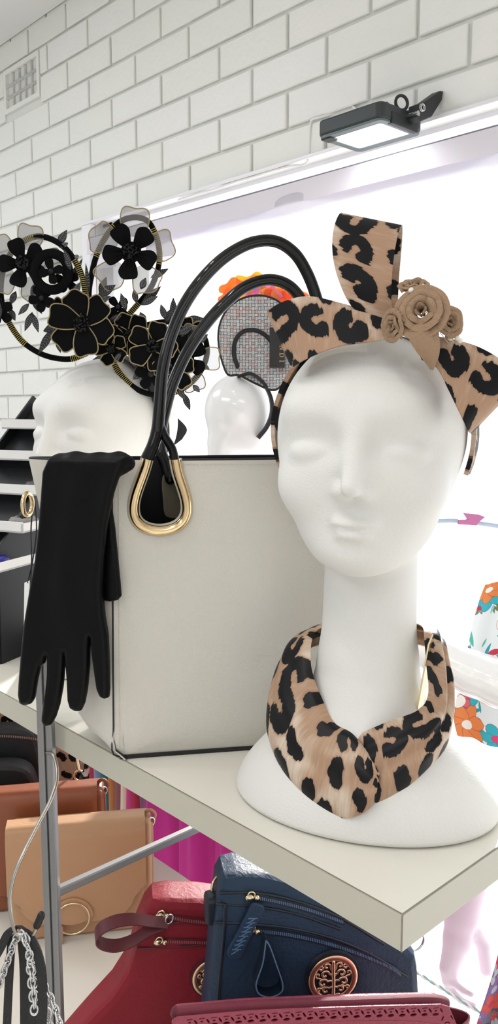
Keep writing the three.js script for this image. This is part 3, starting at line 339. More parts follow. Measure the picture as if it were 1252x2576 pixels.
{
  const chamfer = (w, h, d, c) => {
    const g = new THREE.BufferGeometry(), x = w / 2, y = h / 2, q = [[-x + c, -y + c, d], [x - c, -y + c, d], [x - c, y - c, d], [-x + c, y - c, d], [-x, -y, d - c], [x, -y, d - c], [x, y, d - c], [-x, y, d - c], [-x, -y, 0], [x, -y, 0], [x, y, 0], [-x, y, 0]];
    const id = [0, 1, 2, 0, 2, 3]; for (let r = 0; r < 2; r++) for (let i = 0; i < 4; i++) { const a = r * 4 + i, b = r * 4 + ((i + 1) % 4); id.push(a, a + 4, b + 4, a, b + 4, b); }
    g.setAttribute('position', new THREE.Float32BufferAttribute(q.flat(), 3)); g.setAttribute('uv', new THREE.Float32BufferAttribute(q.flatMap((p) => [p[0] + w * 1.7, p[1] + h * 2.3]), 2)); g.setIndex(id);
    return creased(g, 0.3);
  };
  const J = 0.0095, cache = {};
  const brickGeo = (w, h, v) => { const k = w.toFixed(3) + h.toFixed(3) + v; if (!cache[k]) { const g = chamfer(w, h, 0.0085, 0.0022); const uv = g.attributes.uv; for (let i = 0; i < uv.count; i++) uv.setXY(i, uv.getX(i) + v * 0.37, uv.getY(i) + v * 0.61); cache[k] = g; } return cache[k]; };
  const vent = [-2.475, -2.229, 1.336, 1.478];
  for (let k = -10; k < 8; k++) {
    const y0 = 0.9663 + k * COURSE, y1 = Math.min(y0 + COURSE, CEIL), off = k % 2 === 0 ? -1.098 : -1.218;
    for (let i = -10; i < 12; i++) {
      let x0 = off + i * BR, x1 = x0 + BR;
      if (x0 < -3.5) x0 = -3.5; if (x1 <= -3.49 || x0 > 0.6) continue;
      const yc = (y0 + y1) / 2;
      if (yc > vent[2] - 0.02 && yc < vent[3] + 0.02 && x1 > vent[0] && x0 < vent[1]) { if (x0 < vent[0]) x1 = vent[0]; else if (x1 > vent[1]) x0 = vent[1]; else continue; }
      if (y0 < WIN.y1 - 0.02) { if (x0 >= WIN.x0 - 0.02) continue; x1 = Math.min(x1, WIN.x0); }
      const w = x1 - x0 - J, h = y1 - y0 - J; if (w < 0.02) continue;
      const v = Math.floor(rnd() * 3), m = new THREE.Mesh(brickGeo(w, h, v), M.paint[Math.floor(rnd() * 3)]);
      m.name = 'brick'; m.position.set((x0 + x1) / 2, yc, MZ + rr(-0.0006, 0.0008)); m.rotation.set(rr(-0.004, 0.004), rr(-0.003, 0.003), rr(-0.002, 0.002)); m.castShadow = m.receiveShadow = true; wallBack.add(m);
    }
  }
  // air vent: moulded frame and a 5 by 3 lattice
  const t = thing('air_vent', 'square white moulded air vent set in the brick wall near the ceiling', 'vent', [-2.352, 1.336, WZ]);
  const [a, b, c, d] = vent, z0 = MZ - 0.012, z1 = WZ + 0.004, fw = 0.015;
  part(t, 'backing', box(a, b, c, d, MZ - 0.016, MZ - 0.010), M.mortar);
  part(t, 'vent_frame', merge([box(a, b, d - fw, d, z0, z1), box(a, b, c, c + fw, z0, z1), box(a, a + fw, c + fw, d - fw, z0, z1), box(b - fw, b, c + fw, d - fw, z0, z1)]), M.paint[0]);
  const iw = (b - a - 2 * fw) / 5, ih = (d - c - 2 * fw) / 3;
  for (let i = 1; i < 5; i++) part(t, 'vent_bar', box(a + fw + i * iw - 0.0045, a + fw + i * iw + 0.0045, c + fw, d - fw, z0, z1 - 0.004, 0.002), M.paint[0]);
  for (let j = 1; j < 3; j++) part(t, 'vent_bar', box(a + fw, b - fw, c + fw + j * ih - 0.004, c + fw + j * ih + 0.004, z0, z1 - 0.003, 0.002), M.paint[0]);
}
// window: frame, mullions, panes
{
  const g = [], z0 = WZ - 0.07, z1 = WZ - 0.035, f = 0.05;
  g.push(box(WIN.x0, WIN.x1, WIN.y1 - 0.010, WIN.y1, z0, z1), box(WIN.x0, WIN.x1, WIN.y0, WIN.y0 + f, z0, z1), box(WIN.x0, WIN.x0 + f, WIN.y0, WIN.y1, z0, z1), box(WIN.x1 - f, WIN.x1, WIN.y0, WIN.y1, z0, z1));
  const w = struct('window_1', merge(g), M.trim, 'wide white shop window frame'), n = 2, pw = (WIN.x1 - WIN.x0) / n;
  for (let i = 0; i < n; i++) { const m = new THREE.Mesh(box(WIN.x0 + i * pw + 0.02, WIN.x0 + (i + 1) * pw - 0.02, WIN.y0 + f, WIN.y1 - 0.010, WZ - 0.055, WZ - 0.050), phy(0xffffff, 0, { transmission: 1, thickness: 0, ior: 1.45 })); m.name = 'pane'; w.add(m); }
}
// window head trim
{
  struct('trim_1', merge([box(-1.98, 1.57, 0.8845, 0.893, WZ - 0.012, WZ + 0.014, 0.002)]), M.trim, 'white window head trim above the valance');
  struct('trim_2', merge([box(-1.98, -1.93, -1.06, 0.884, WZ - 0.004, WZ + 0.012)]), M.trim);
}
// short white cloth valance on a thin rod over the top of the window
{
  const z = WZ + 0.012, x0 = -1.93, x1 = 1.52;
  const cloth = phy(0xf0eef4, 1, { transmission: 0.5, thickness: 0, side: THREE.DoubleSide });
  const t = thing('window_valance', 'short white cloth valance hanging from a thin rod over the bright window', 'valance', [-0.43, 0.74, z]);
  part(t, 'rod', tube([[x0, 0.8395, z + 0.004], [x1, 0.8395, z + 0.004]], 0.0028, 8, 8), std(0x8d8b98, 0.5), 'thin grey rod');
  const low = (x) => 0.742 + 0.008 * Math.sin(x * 5.3) + 0.005 * Math.sin(x * 11.7 + 1);
  const f = (u, v) => { const x = x0 + (x1 - x0) * u, y = 0.837 + (low(x) - 0.837) * v, k = smooth(0, 0.4, v); return V(x, y, z + 0.010 * Math.sin(x * 9.3 - y * 17.1) * k + 0.006 * Math.sin(x * 23.0 + y * 9) * k); };
  part(t, 'cloth', sheet(f, 160, 16, 0.0012), cloth);
  const hem = (u, v) => { const x = x0 + (x1 - x0) * u, y = 0.836 - 0.046 * v; return V(x, y, z + 0.012 + 0.002 * Math.sin(x * 6)); };
  part(t, 'heading', sheet(hem, 60, 3, 0.0014), std(0xe6e2ea, 0.9, { side: THREE.DoubleSide }));
}
// shop lights on the ceiling
PANELS.forEach(([x, z, w, d, I], i) => {
  const t = thing('ceiling_light', ['white ceiling light panel nearest the window wall', 'white ceiling light panel over the shop floor', 'white ceiling light panel beside the front wall', 'white ceiling light panel near the left wall'][i], 'ceiling light', [x, CEIL, z]);
  part(t, 'frame', merge([box(x - w / 2 - 0.03, x + w / 2 + 0.03, CEIL - 0.016, CEIL + 0.012, z - d / 2 - 0.03, z - d / 2), box(x - w / 2 - 0.03, x + w / 2 + 0.03, CEIL - 0.016, CEIL + 0.012, z + d / 2, z + d / 2 + 0.03), box(x - w / 2 - 0.03, x - w / 2, CEIL - 0.016, CEIL + 0.012, z - d / 2, z + d / 2), box(x + w / 2, x + w / 2 + 0.03, CEIL - 0.016, CEIL + 0.012, z - d / 2, z + d / 2)]), M.trim);
  part(t, 'diffuser', box(x - w / 2, x + w / 2, CEIL - 0.008, CEIL + 0.012, z - d / 2, z + d / 2), std(0xffffff, 0.6, { emissive: 0xf6faff, emissiveIntensity: 1.6 }));
  const L = new THREE.RectAreaLight(0xf3f8ff, I, w, d); L.position.set(x, CEIL - 0.012, z); L.lookAt(x, CEIL - 2, z); scene.add(L);
});
SPOTS.forEach(([x, z]) => {
  const t = thing('downlight', 'small round recessed ceiling downlight in the diagonal row', 'downlight', [x, CEIL, z], 'ceiling downlights');
  part(t, 'rim', new THREE.TorusGeometry(0.042, 0.007, 8, 24).rotateX(Math.PI / 2).translate(x, CEIL + 0.008, z), M.trim);
  part(t, 'lens', new THREE.CylinderGeometry(0.038, 0.038, 0.006, 24).translate(x, CEIL + 0.009, z), std(0xffffff, 0.5, { emissive: 0xffffff, emissiveIntensity: 3 }));
  const L = new THREE.SpotLight(0xfff8ee, 0.7, 0, 0.75, 0.6); L.position.set(x, CEIL - 0.002, z); L.target.position.set(x - 0.25, -1, z - 0.35); L.castShadow = true; L.shadow.radius = 1.2; scene.add(L, L.target);
});
// shelf boards: laminate slab with edge bands and dark glue lines
function shelfBoard(name, label, x0, x1, yt, th, z0, z1) {
  const t = thing(name, label, 'shelf', [(x0 + x1) / 2, yt - th, (z0 + z1) / 2]);
  part(t, 'board', box(x0, x1 - 0.001, yt - th, yt, z0, z1 - 0.001), M.laminate);
  part(t, 'edge_band', box(x0, x1 - 0.0008, yt - th + 0.0002, yt - 0.0008, z1 - 0.001, z1), M.edgeband, 'cream front edge band');
  part(t, 'edge_band', box(x1 - 0.001, x1, yt - th + 0.0002, yt - 0.0008, z0, z1), M.edgeband, 'cream end edge band');
  part(t, 'glue_line', merge([box(x0, x1 - 0.0014, yt - 0.0004, yt + 0.0001, z1 - 0.0014, z1 - 0.0007), box(x1 - 0.0014, x1 - 0.0007, yt - 0.0004, yt + 0.0001, z0, z1 - 0.0007), box(x1 - 0.0006, x1 + 0.0001, yt - th, yt - 0.0008, z1 - 0.0006, z1 + 0.0001)]), M.seam);
  return t;
}
shelfBoard('display_shelf', 'thick cream laminate shelf carrying the foam heads and the white handbag', -1.75, 0.003, 0, 0.0265, -0.275, 0.003);
shelfBoard('display_shelf', 'cream laminate lower shelf carrying the row of handbags', -1.75, -0.02, -0.468, 0.0265, -0.39, 0.0);
// ---------------------------------------------------------------- foam display heads
// local frame: y up from the base, z out of the face, x to the head's left
const headSDF = (x, y, z) => {
  // bust and neck
  let bust = sdEll(x, y + 0.004, z - 0.001, 0.112, 0.074, 0.079);
  let neck = sdCone(x, y, z, [0, 0.225, -0.014], [0, 0.105, -0.008], 0.0375, 0.0400);
  neck = smin(neck, sdCone(x, y, z, [0, 0.11, -0.008], [0, 0.055, -0.004], 0.036, 0.050), 0.02);
  let d = smin(bust, neck, 0.055);
  d = smax(d, -y + 0.0005, 0.006);
  if (y > 0.15) {                                                // the head is turned slightly on the neck
    const c = Math.cos(0.09), s = Math.sin(0.09), X = x * c - z * s, Z = x * s + z * c; x = X; z = Z;
    const ax = Math.abs(x);
    let h = sdEll(x, y - 0.309, z + 0.012, 0.0755, 0.079, 0.092);
    h = smin(h, sdEll(x, y - 0.281, z - 0.020, 0.0605, 0.0765, 0.062), 0.02);
    h = smin(h, sdEll(x, y - 0.224, z - 0.052, 0.030, 0.021, 0.026), 0.022);
    h = smin(h, sdEll(ax - 0.020, y - 0.245, z - 0.018, 0.028, 0.033, 0.046), 0.02);
    h = smin(h, sdEll(ax - 0.026, y - 0.328, z - 0.055, 0.026, 0.010, 0.018), 0.025);          // brow
    h = smax(h, -sdEll(ax - 0.031, y - 0.304, z - 0.0945, 0.027, 0.0150, 0.0200), 0.013);       // eye sockets
    h = smin(h, sdEll(ax - 0.0305, y - 0.2962, z - 0.0604, 0.0200, 0.0108, 0.0176), 0.0025);      // closed lids
    h = smin(h, sdEll(ax - 0.036, y - 0.270, z - 0.050, 0.024, 0.020, 0.022), 0.02);            // cheeks
    h = smin(h, sdCone(x, y, z, [0, 0.320, 0.0745], [0, 0.2735, 0.0965], 0.0050, 0.0072), 0.014); // nose
    h = smin(h, len3(ax - 0.0075, (y - 0.2685) * 1.2, z - 0.0825) - 0.0046, 0.012);
    h = smax(h, -sdEll(x, y - 0.2585, z - 0.0950, 0.013, 0.0045, 0.010), 0.006);               // under the nose
    h = smin(h, sdEll(x, y - 0.2460, z - 0.0778, 0.0160, 0.0050, 0.0085), 0.007);     // lips
    h = smin(h, sdEll(x, y - 0.2368, z - 0.0765, 0.0120, 0.0055, 0.0092), 0.007);
    h = smax(h, -sdEll(x, y - 0.2412, z - 0.0935, 0.0170, 0.0012, 0.0085), 0.004);
    h = smax(h, -sdEll(x, y - 0.2275, z - 0.0900, 0.0160, 0.0040, 0.0075), 0.010);
    d = smin(d, h, 0.012);
  }
  return d;
};
const headUV = (x, y, z) => [Math.atan2(x, z) * 0.07, y];
const headGeo = surfNet(headSDF, [-0.125, -0.006, -0.115], [0.125, 0.395, 0.12], 0.0026, headUV);
function foamHead(label, pos, turn) {
  const m = new THREE.Mesh(headGeo, M.foam); m.name = numbered('foam_display_head'); m.position.set(...pos); m.rotation.y = turn; m.castShadow = m.receiveShadow = true; scene.add(m);
  return tag(m, label, 'mannequin head');
}
const HP = V(-0.1172, 0.0, -0.1045), HT = THREE.MathUtils.degToRad(26);          // main head: base position and turn
foamHead('white foam mannequin head with closed eyes, wearing the leopard bow headband and neck scarf', HP.toArray(), HT);
const H2 = V(-0.571, 0.0, -0.149), HT2 = THREE.MathUtils.degToRad(4);
foamHead('white foam mannequin head behind the handbag, wearing the black floral fascinator', H2.toArray(), HT2);
const inHead = (x, y, z, P = HP, t = HT) => V(x, y, z).applyAxisAngle(V(0, 1, 0), t).add(P);

// ---------------------------------------------------------------- leopard neck scarf
{
  const t = thing('leopard_scarf', 'leopard print satin scarf twisted around the neck of the foam head', 'scarf', [HP.x, 0.02, HP.z]);
  // a rolled band: inner edge near the neck, outer edge low on the bust; both given as head-frame [angle, radius, height]
  const pol = (a, r, y) => inHead(Math.sin(a) * r, y, Math.cos(a) * r * 0.93 - 0.004);
  const D = Math.PI / 180;
  const band = (keys, folds, ph) => {
    const ang = keys.map((k) => k[0] * D), n = keys.length - 1;
    const at = (i, u) => { const s = u * n, k = Math.min(n - 1, Math.floor(s)), f = s - k, g = (q) => keys[clamp(q, 0, n)][i], p0 = g(k - 1), p1 = g(k), p2 = g(k + 1), p3 = g(k + 2); return 0.5 * (2 * p1 + (p2 - p0) * f + (2 * p0 - 5 * p1 + 4 * p2 - p3) * f * f + (3 * p1 - p0 - 3 * p2 + p3) * f * f * f); };
    void ang;
    return (u, v) => {
      const a = at(0, u) * D, a2 = at(5, u) * D, ri = at(1, u), yi = at(2, u), ro = at(3, u), yo = at(4, u), bul = at(6, u);
      const q = pol(a, ri, yi).lerp(pol(a2, ro, yo), v); const out = pol((a + a2) / 2, 1, 0).sub(pol((a + a2) / 2, 0, 0)).setY(0.75).normalize();
      const prof = Math.pow(Math.max(0, Math.sin(Math.PI * clamp(v, 0.0, 1))), 0.6) * bul + folds * Math.sin(v * 15 + ph + 3 * u) * Math.sin(Math.PI * v);
      return q.addScaledVector(out, prof);
    };
  };
  // keys: [inner angle, inner r, inner y, outer r, outer y, outer angle, bulge]
  const left = band([[-170, 0.046, 0.140, 0.060, 0.118, -170, 0.006], [-120, 0.047, 0.139, 0.066, 0.115, -120, 0.008], [-85, 0.0465, 0.134, 0.0745, 0.100, -87, 0.010], [-58, 0.0486, 0.115, 0.083, 0.064, -66, 0.011], [-34, 0.0509, 0.097, 0.083, 0.0425, -44, 0.012], [-16, 0.0549, 0.081, 0.084, 0.028, -22, 0.012], [2, 0.060, 0.076, 0.086, 0.020, -2, 0.011], [14, 0.074, 0.066, 0.0905, 0.026, 9, 0.008], [19, 0.082, 0.055, 0.088, 0.036, 17, 0.004]], 0.0012, 0);
  const right = band([[4, 0.056, 0.070, 0.080, 0.026, 8, 0.003], [10, 0.0575, 0.077, 0.083, 0.030, 16, 0.007], [30, 0.0608, 0.0883, 0.081, 0.042, 32, 0.010], [50, 0.0652, 0.096, 0.080, 0.058, 50, 0.010], [62, 0.063, 0.106, 0.079, 0.070, 64, 0.009], [76, 0.052, 0.132, 0.071, 0.096, 82, 0.009], [100, 0.046, 0.148, 0.060, 0.125, 100, 0.008], [180, 0.045, 0.142, 0.058, 0.120, 180, 0.006]], 0.0026, 1);
  part(t, 'scarf_end', sheet(left, 70, 22, 0.0016, [0.30, 0.085]), M.leopardSatin, 'upper half of the scarf folded over the front');
  part(t, 'scarf_end', sheet(right, 70, 22, 0.0016, [0.30, 0.085]), M.leopardSatin, 'lower half of the scarf tucked under the fold');
  // stiff gold faced tag standing between neck and scarf
  const tg = thing('swing_tag', 'slim gold faced swing tag tucked between the scarf and the foam neck', 'tag', inHead(0.05, 0.1, 0.0).toArray());
  const pl = plate([[-0.009, 0], [0.009, 0], [0.009, 0.052], [0, 0.060], [-0.009, 0.052]], 0.0012, 0.0003);
  pl.applyMatrix4(new THREE.Matrix4().makeRotationFromEuler(new THREE.Euler(0.10, HT + 1.45, -0.16, 'YXZ'))); const tp = inHead(0.0475, 0.090, 0.012); pl.translate(tp.x, tp.y, tp.z);
  part(tg, 'card', pl, M.paleGold);
}

// ---------------------------------------------------------------- leopard bow headband with velvet rose
{
  const t = thing('leopard_headband', 'leopard print bow headband with a brown velvet rose on the foam head', 'headband', inHead(0, 0.385, 0).toArray());
  const ring = (a, r) => inHead(Math.sin(a) * (0.0765 + r), 0.3085 + Math.cos(a) * (0.0815 + r) - (Math.abs(a) > 1.9 ? (Math.abs(a) - 1.9) * 0.012 : 0), 0);
  const rows = []; const ax = V(0, 0, 1).applyAxisAngle(V(0, 1, 0), HT);
  for (let i = 0; i <= 60; i++) { const a = -2.30 + (4.25 * i) / 60, wd = 0.0035 + 0.0105 * smooth(2.4, 1.7, Math.abs(a)), c = ring(a, 0.0030 + 0.003 * smooth(0.9, 1.6, Math.abs(a)) * (a < 0 ? 1 : 0.3)); c.addScaledVector(ax, -0.006 - 0.012 * smooth(0.6, 2.2, Math.abs(a))); rows.push([c.clone().addScaledVector(ax, wd).toArray(), c.clone().addScaledVector(ax, -wd).toArray()]); }
  part(t, 'band', strip(rows, 0.0035), M.leopard);
  const loop = (rows, th = 0.0014) => strip(rows, th, 60, 6);
  part(t, 'bow_loop', loop(D3.bowLeft), M.leopard, 'folded loop reaching to the side over the brow');
  part(t, 'bow_loop', loop(D3.bowUp), M.leopard, 'tall loop standing upright');
  part(t, 'bow_loop', loop(D3.bowRight), M.leopard, 'wide loop drooping past the temple');
  // velvet rose
  const petal = (c, axis, ref, a0, r0, r1, h, span, curl, wob) => {
    const X = ref.clone(), Z = axis.clone().normalize(), Y = Z.clone().cross(X).normalize();
    return sheet((u, v) => { const a = a0 + (u - 0.5) * span, e = 1 - Math.pow(Math.abs(2 * u - 1), 3) * 0.35, r = r0 + (r1 - r0) * Math.pow(v, 1.3) + curl * Math.pow(v, 6), hh = h * (v - 0.35 * Math.pow(v, 6)) * e + wob * Math.sin(u * 9 + a0 * 5) * v; return c.clone().addScaledVector(X, Math.cos(a) * r).addScaledVector(Y, Math.sin(a) * r).addScaledVector(Z, hh); }, 12, 8, 0.0011, [0.03, 0.03]);
  };
  const rose = (c, axis, R, n, name, s) => {
    const g = partGroup(t, name), ref = V(0.3, 1, 0.2).cross(axis).normalize(); seed = s;
    const rings = [[0.10, 0.20, 3, 0.85, 1.9], [0.24, 0.42, 4, 0.8, 1.9], [0.42, 0.72, 5, 0.66, 1.7], [0.55, 1.0, 6, 0.42, 1.5]].slice(0, n);
    rings.forEach(([a, b, k, h, sp], q) => { for (let i = 0; i < k; i++) part(g, 'petal', petal(c, axis, ref, (i / k) * 6.283 + q * 0.7 + rr(-0.15, 0.15), R * a, R * b * rr(0.92, 1.08), R * h * rr(0.9, 1.1), sp, R * 0.16 * (q > 0 ? 1 : 0.2), R * 0.05), M.brownVelvet); });
    return g;
  };
  const rA = A3(D3.rose[0]), rB = A3(D3.rose[1]), rC = A3(D3.rose[2]), rD = A3(D3.rose[3]);
  const toCam = V(0.55, 0.12, 0.82).normalize();
  rose(rA, toCam.clone().add(V(-0.1, 0.15, 0.1)).normalize(), 0.0165, 4, 'rose', 11);
  rose(rB, V(0.95, 0.05, 0.3).normalize(), 0.0125, 3, 'rose', 12);
  rose(rC, V(0.2, 0.8, 0.35).normalize(), 0.0125, 3, 'rose', 13);
  rose(rD, V(-0.25, -0.15, 0.9).normalize(), 0.013, 3, 'rose', 14);
  // velvet leaf and pearl stamens
  const lf = D3.leaf.map(A3); const l0 = curve(lf.slice(0, 5)), l1 = curve(lf.slice(5));
  part(t, 'velvet_leaf', sheet((u, v) => l0.getPoint(u).lerp(l1.getPoint(u), v).addScaledVector(toCam, 0.004 * Math.sin(Math.PI * v)), 16, 8, 0.0012, [0.05, 0.03]), M.brownVelvet);
  D3.pearls.forEach((p) => part(t, 'pearl', new THREE.SphereGeometry(0.0021, 12, 8).translate(...p), M.pearl));
  D3.pearls.forEach((p) => part(t, 'stamen', tube([rC.clone().lerp(rA, 0.3).toArray(), A3(p).add(V(0, -0.004, 0)).toArray(), p], 0.0003, 8, 5), M.pearl));
}
// ---------------------------------------------------------------- white tote handbag
{
  const BW = V(0.5512, 0, -0.8343).normalize(), BN = V(0.8343, 0, 0.5512).normalize(), BO = V(-0.32, 0, 0.012);
  const MB = frame(BO, BW, V(0, 1, 0), BN), W = 0.25, Ht = 0.2815, T = 0.14, toW = (g) => g.applyMatrix4(MB);
  const t = thing('white_handbag', 'white pebbled leather tote handbag with black handles and gold horseshoe rings', 'handbag', BO.clone().addScaledVector(BW, W / 2).addScaledVector(BN, -T / 2).toArray());
  const Y0 = 0.0012, hs = D3.horse, xl = (y) => 0.001 + 0.016 * (y - 0.0), mirror = (p) => [W - p[0], p[1]];
  const inner = hs.slice(1, -1);
  const left = []; for (let i = 0; i <= 12; i++) { const y = Ht + (Y0 + 0.012 - Ht) * (i / 12); left.push([xl(y), y]); }
  const hsTop = [[hs[0][0], Ht], ...inner.map((p) => [p[0], p[1]]), [hs[hs.length - 1][0], Ht]];
  const outline = [...hsTop, ...hsTop.slice().reverse().map(mirror).slice(), ...left.slice().reverse().map(mirror).reverse().map((p) => p), [W - 0.010, Y0], [0.010, Y0], ...left.slice().reverse()];
  const panelShape = (z, th, hole) => {
    const s = new THREE.Shape(); const o = hole ? outline : [[xl(Ht), Ht], [W - xl(Ht), Ht], ...left.map(mirror).slice(1), [W - 0.010, Y0], [0.010, Y0], ...left.slice().reverse().slice(0, -1)];
    s.setFromPoints(o.map((p) => new THREE.Vector2(p[0], p[1])));
    const g = new TessellateModifier(0.012, 7).modify(new THREE.ExtrudeGeometry(s, { depth: th, bevelEnabled: false, curveSegments: 8 }));
    const p = g.attributes.position, uv = g.attributes.uv; for (let i = 0; i < p.count; i++) { const x = p.getX(i), y = p.getY(i); const b = Math.sin(Math.PI * clamp(x / W, 0, 1)) * (0.004 * Math.sin(Math.PI * clamp(y / Ht, 0, 1)) + 0.0012 * Math.sin(x * 45 + y * 14) * Math.sin(Math.PI * y / Ht)) - 0.006 * Math.pow(smooth(0.03, 0, y), 2); p.setZ(i, p.getZ(i) + z + b); uv.setXY(i, x, y); }
    return creased(g, 0.6);
  };
  const Tp = (y) => T - 0.094 * clamp(y / Ht, 0, 1), lean = (g) => { const p = g.attributes.position; for (let i = 0; i < p.count; i++) p.setZ(i, p.getZ(i) + T - Tp(p.getY(i))); return creased(g, 0.6); };
  part(t, 'front_panel', toW(panelShape(-0.003, 0.003, true)), M.whiteLeather);
  part(t, 'front_lining', toW(panelShape(-0.0046, 0.0012, true)), M.lining, 'black lining');
  part(t, 'back_panel', toW(lean(panelShape(-T - 0.003, 0.003, false))), M.whiteLeather);
  part(t, 'back_lining', toW(lean(panelShape(-T + 0.0006, 0.0012, false))), M.lining, 'black lining');
  part(t, 'base_panel', toW(box(0.006, W - 0.006, 0.0002, 0.004, -T, -0.004)), M.blackEdge, 'black base');
  const mw = (y) => 0.001 + 0.031 * smooth(-0.004, 0.028, y) + 0.044 * Math.pow(clamp(y / Ht, 0, 1), 1.2);
  const gus = (side, ins) => sheet((u, v) => { const y = Y0 + (Ht - 0.0005 - Y0) * v, a = u * Math.PI, s = xl(y) + 0.011 * Math.pow(smooth(0.014, 0, y), 1.2) - (mw(y) - ins) * Math.pow(Math.sin(a), 0.8), n = -Tp(y) * u - 0.024 * Math.sin(a) * (y / Ht); const q = V(side ? W - s : s, y, n - (u < 0.02 || u > 0.98 ? 0 : 0)); return q; }, 24, 30, 0.0022, [0.2, 0.28]);
  for (const s of [0, 1]) { part(t, 'gusset', toW(gus(s, 0)), M.whiteLeather); part(t, 'gusset_lining', toW(gus(s, 0.002)), M.lining, 'black lining'); }
  // black piping
  const pts = []; for (let i = 0; i <= 10; i++) { const y = Ht + (Y0 + 0.004 - Ht) * (i / 10); pts.push([xl(y) - 0.0006, y, 0.0004 - 0.006 * Math.pow(smooth(0.03, 0, y), 2)]); }
  part(t, 'piping', toW(tube([...pts, [0.012, Y0 + 0.0003, -0.0055], [W / 2, Y0 + 0.0003, -0.0045], [W - 0.012, Y0 + 0.0003, -0.0055], ...pts.map((p) => [W - p[0], p[1], p[2]]).reverse()], 0.0009, 160, 6)), M.blackEdge, 'black edge piping');
  const rim = []; for (let i = 0; i <= 24; i++) { const u = i / 24; rim.push([xl(Ht) - mw(Ht) * Math.pow(Math.sin(u * Math.PI), 0.8), Ht, -Tp(Ht) * u - 0.024 * Math.sin(u * Math.PI)]); }
  part(t, 'rim_edge', toW(merge([tube(rim, 0.0012, 60, 6), tube(rim.map((p) => [W - p[0], p[1], p[2]]), 0.0012, 60, 6), tube([[hs[15][0] + 0.004, Ht, -0.0005], [W - hs[15][0] - 0.004, Ht, -0.0005]], 0.0011, 4, 6), tube([[0.004, Ht, -Tp(Ht)], [W - 0.004, Ht, -Tp(Ht)]], 0.0012, 4, 6)])), M.blackEdge, 'black painted rim');
  // stitching
  const dash = new THREE.CapsuleGeometry(0.0004, 0.0022, 2, 5), st = [];
  for (let y = 0.012; y < 0.272; y += 0.0036) st.push(dash.clone().translate(xl(y) + 0.0050, y, 0.0004));
  for (let x = hs[15][0] + 0.008; x < W - hs[15][0] - 0.008; x += 0.0040) st.push(dash.clone().rotateZ(Math.PI / 2).translate(x, Ht - 0.0042, 0.0006));
  const stg = merge(st); { const p = stg.attributes.position; for (let i = 0; i < p.count; i++) { const x = p.getX(i), y = p.getY(i); p.setZ(i, p.getZ(i) + Math.sin(Math.PI * clamp(x / W, 0, 1)) * (0.004 * Math.sin(Math.PI * clamp(y / Ht, 0, 1))) - 0.006 * Math.pow(smooth(0.03, 0, y), 2)); } }
  part(t, 'stitching', toW(stg), M.stitch).userData.kind = 'stuff';
  // gold horseshoes around the cut-outs: a flattened tube
  const hsSmooth = (() => { const q = curve(hs.map((p) => V(p[0], p[1], 0))).getSpacedPoints(60); for (let k = 0; k < 12; k++) for (let i = 1; i < 60; i++) q[i].lerp(q[i - 1].clone().add(q[i + 1]).multiplyScalar(0.5), 0.5); return q; })();
  const shoe = (mir, z, sc = 1) => { const c = curve(hsSmooth.map((p) => V(mir ? W - p.x : p.x, p.y, 0))); const N = 110, S = 20, pos = [], id = []; for (let i = 0; i <= N; i++) { const q = c.getPoint(i / N), tg = c.getTangent(i / N), sd = V(-tg.y, tg.x, 0); for (let j = 0; j < S; j++) { const a = (j / S) * Math.PI * 2, r = 0.0047 * sc; pos.push(q.x + sd.x * Math.cos(a) * r, q.y + sd.y * Math.cos(a) * r, z + Math.sin(a) * 0.0056 * sc); } } for (let i = 0; i < N; i++) for (let j = 0; j < S; j++) { const a = i * S + j, b = i * S + ((j + 1) % S); mir ? id.push(a, a + S, b, b, a + S, b + S) : id.push(a, b, a + S, b, b + S, a + S); } for (const [i, f] of [[0, 1], [N, 0]]) for (let j = 1; j < S - 1; j++) { const o = i * S; f ? id.push(o, o + j + 1, o + j) : id.push(o, o + j, o + j + 1); } const g = new THREE.BufferGeometry(); g.setAttribute('position', new THREE.Float32BufferAttribute(pos, 3)); g.setIndex(id); g.setAttribute('uv', new THREE.BufferAttribute(new Float32Array(pos.length / 3 * 2), 2)); return mir ? flip(creased(g, 1.0)) : creased(g, 1.0); };
  function flip(g) { return g; }
  for (const m of [false, true]) { part(t, 'horseshoe_ring', toW(shoe(m, 0.003)), M.gold, 'polished gold horseshoe ring'); part(t, 'ring_backing', toW(shoe(m, -0.0008, 1.25)), M.edgeband); }
  // handles
  part(t, 'handle', merge([tube(D3.handleFront, 0.0056, 160, 12), tube(D3.handleLeg, 0.0040, 24, 10)]), M.patent, 'black patent front handle');
  part(t, 'handle', tube(D3.handleBack, 0.0058, 140, 12), M.patent, 'black patent rear handle');
  const rib = (pts, k) => tube(pts.map((p) => [p[0] + 0.0042 * k, p[1] - 0.0012, p[2] + 0.0034 * k]), 0.0018, 140, 6);
  part(t, 'handle_seam', merge([rib(D3.handleFront.slice(2), 1), rib(D3.handleBack.slice(2), 1)]), M.blackEdge, 'raised black handle seam');
  // inner tab of the rear handle
  const tb = plate(closedSpline([[-0.006, 0.018], [0.006, 0.018], [0.008, -0.006], [0.012, -0.022], [-0.004, -0.022], [-0.007, -0.006]], 30), 0.003, 0.0008); tb.applyMatrix4(frame(A3(D3.handleBack[0]).add(V(0, -0.014, 0)), BW, V(0, 1, 0), BN));
  part(t, 'handle_tab', tb, std(0x6d6656, 0.4, { metalness: 0.5, bumpMap: rep(weaveBump, 60), bumpScale: 0.0004 }), 'bronze mesh handle tab');
  // side ring
  const rg = new THREE.TorusGeometry(0.0105, 0.0022, 10, 28).rotateY(1.25).translate(-0.074, 0.238, -0.048); part(t, 'side_ring', toW(rg), M.gold, 'small gold ring on the gusset');

  // swing tag on black string
  const st2 = thing('swing_tag', 'pale paper swing tag on black string hanging beside the white handbag', 'tag', D3.tagCard[3]);
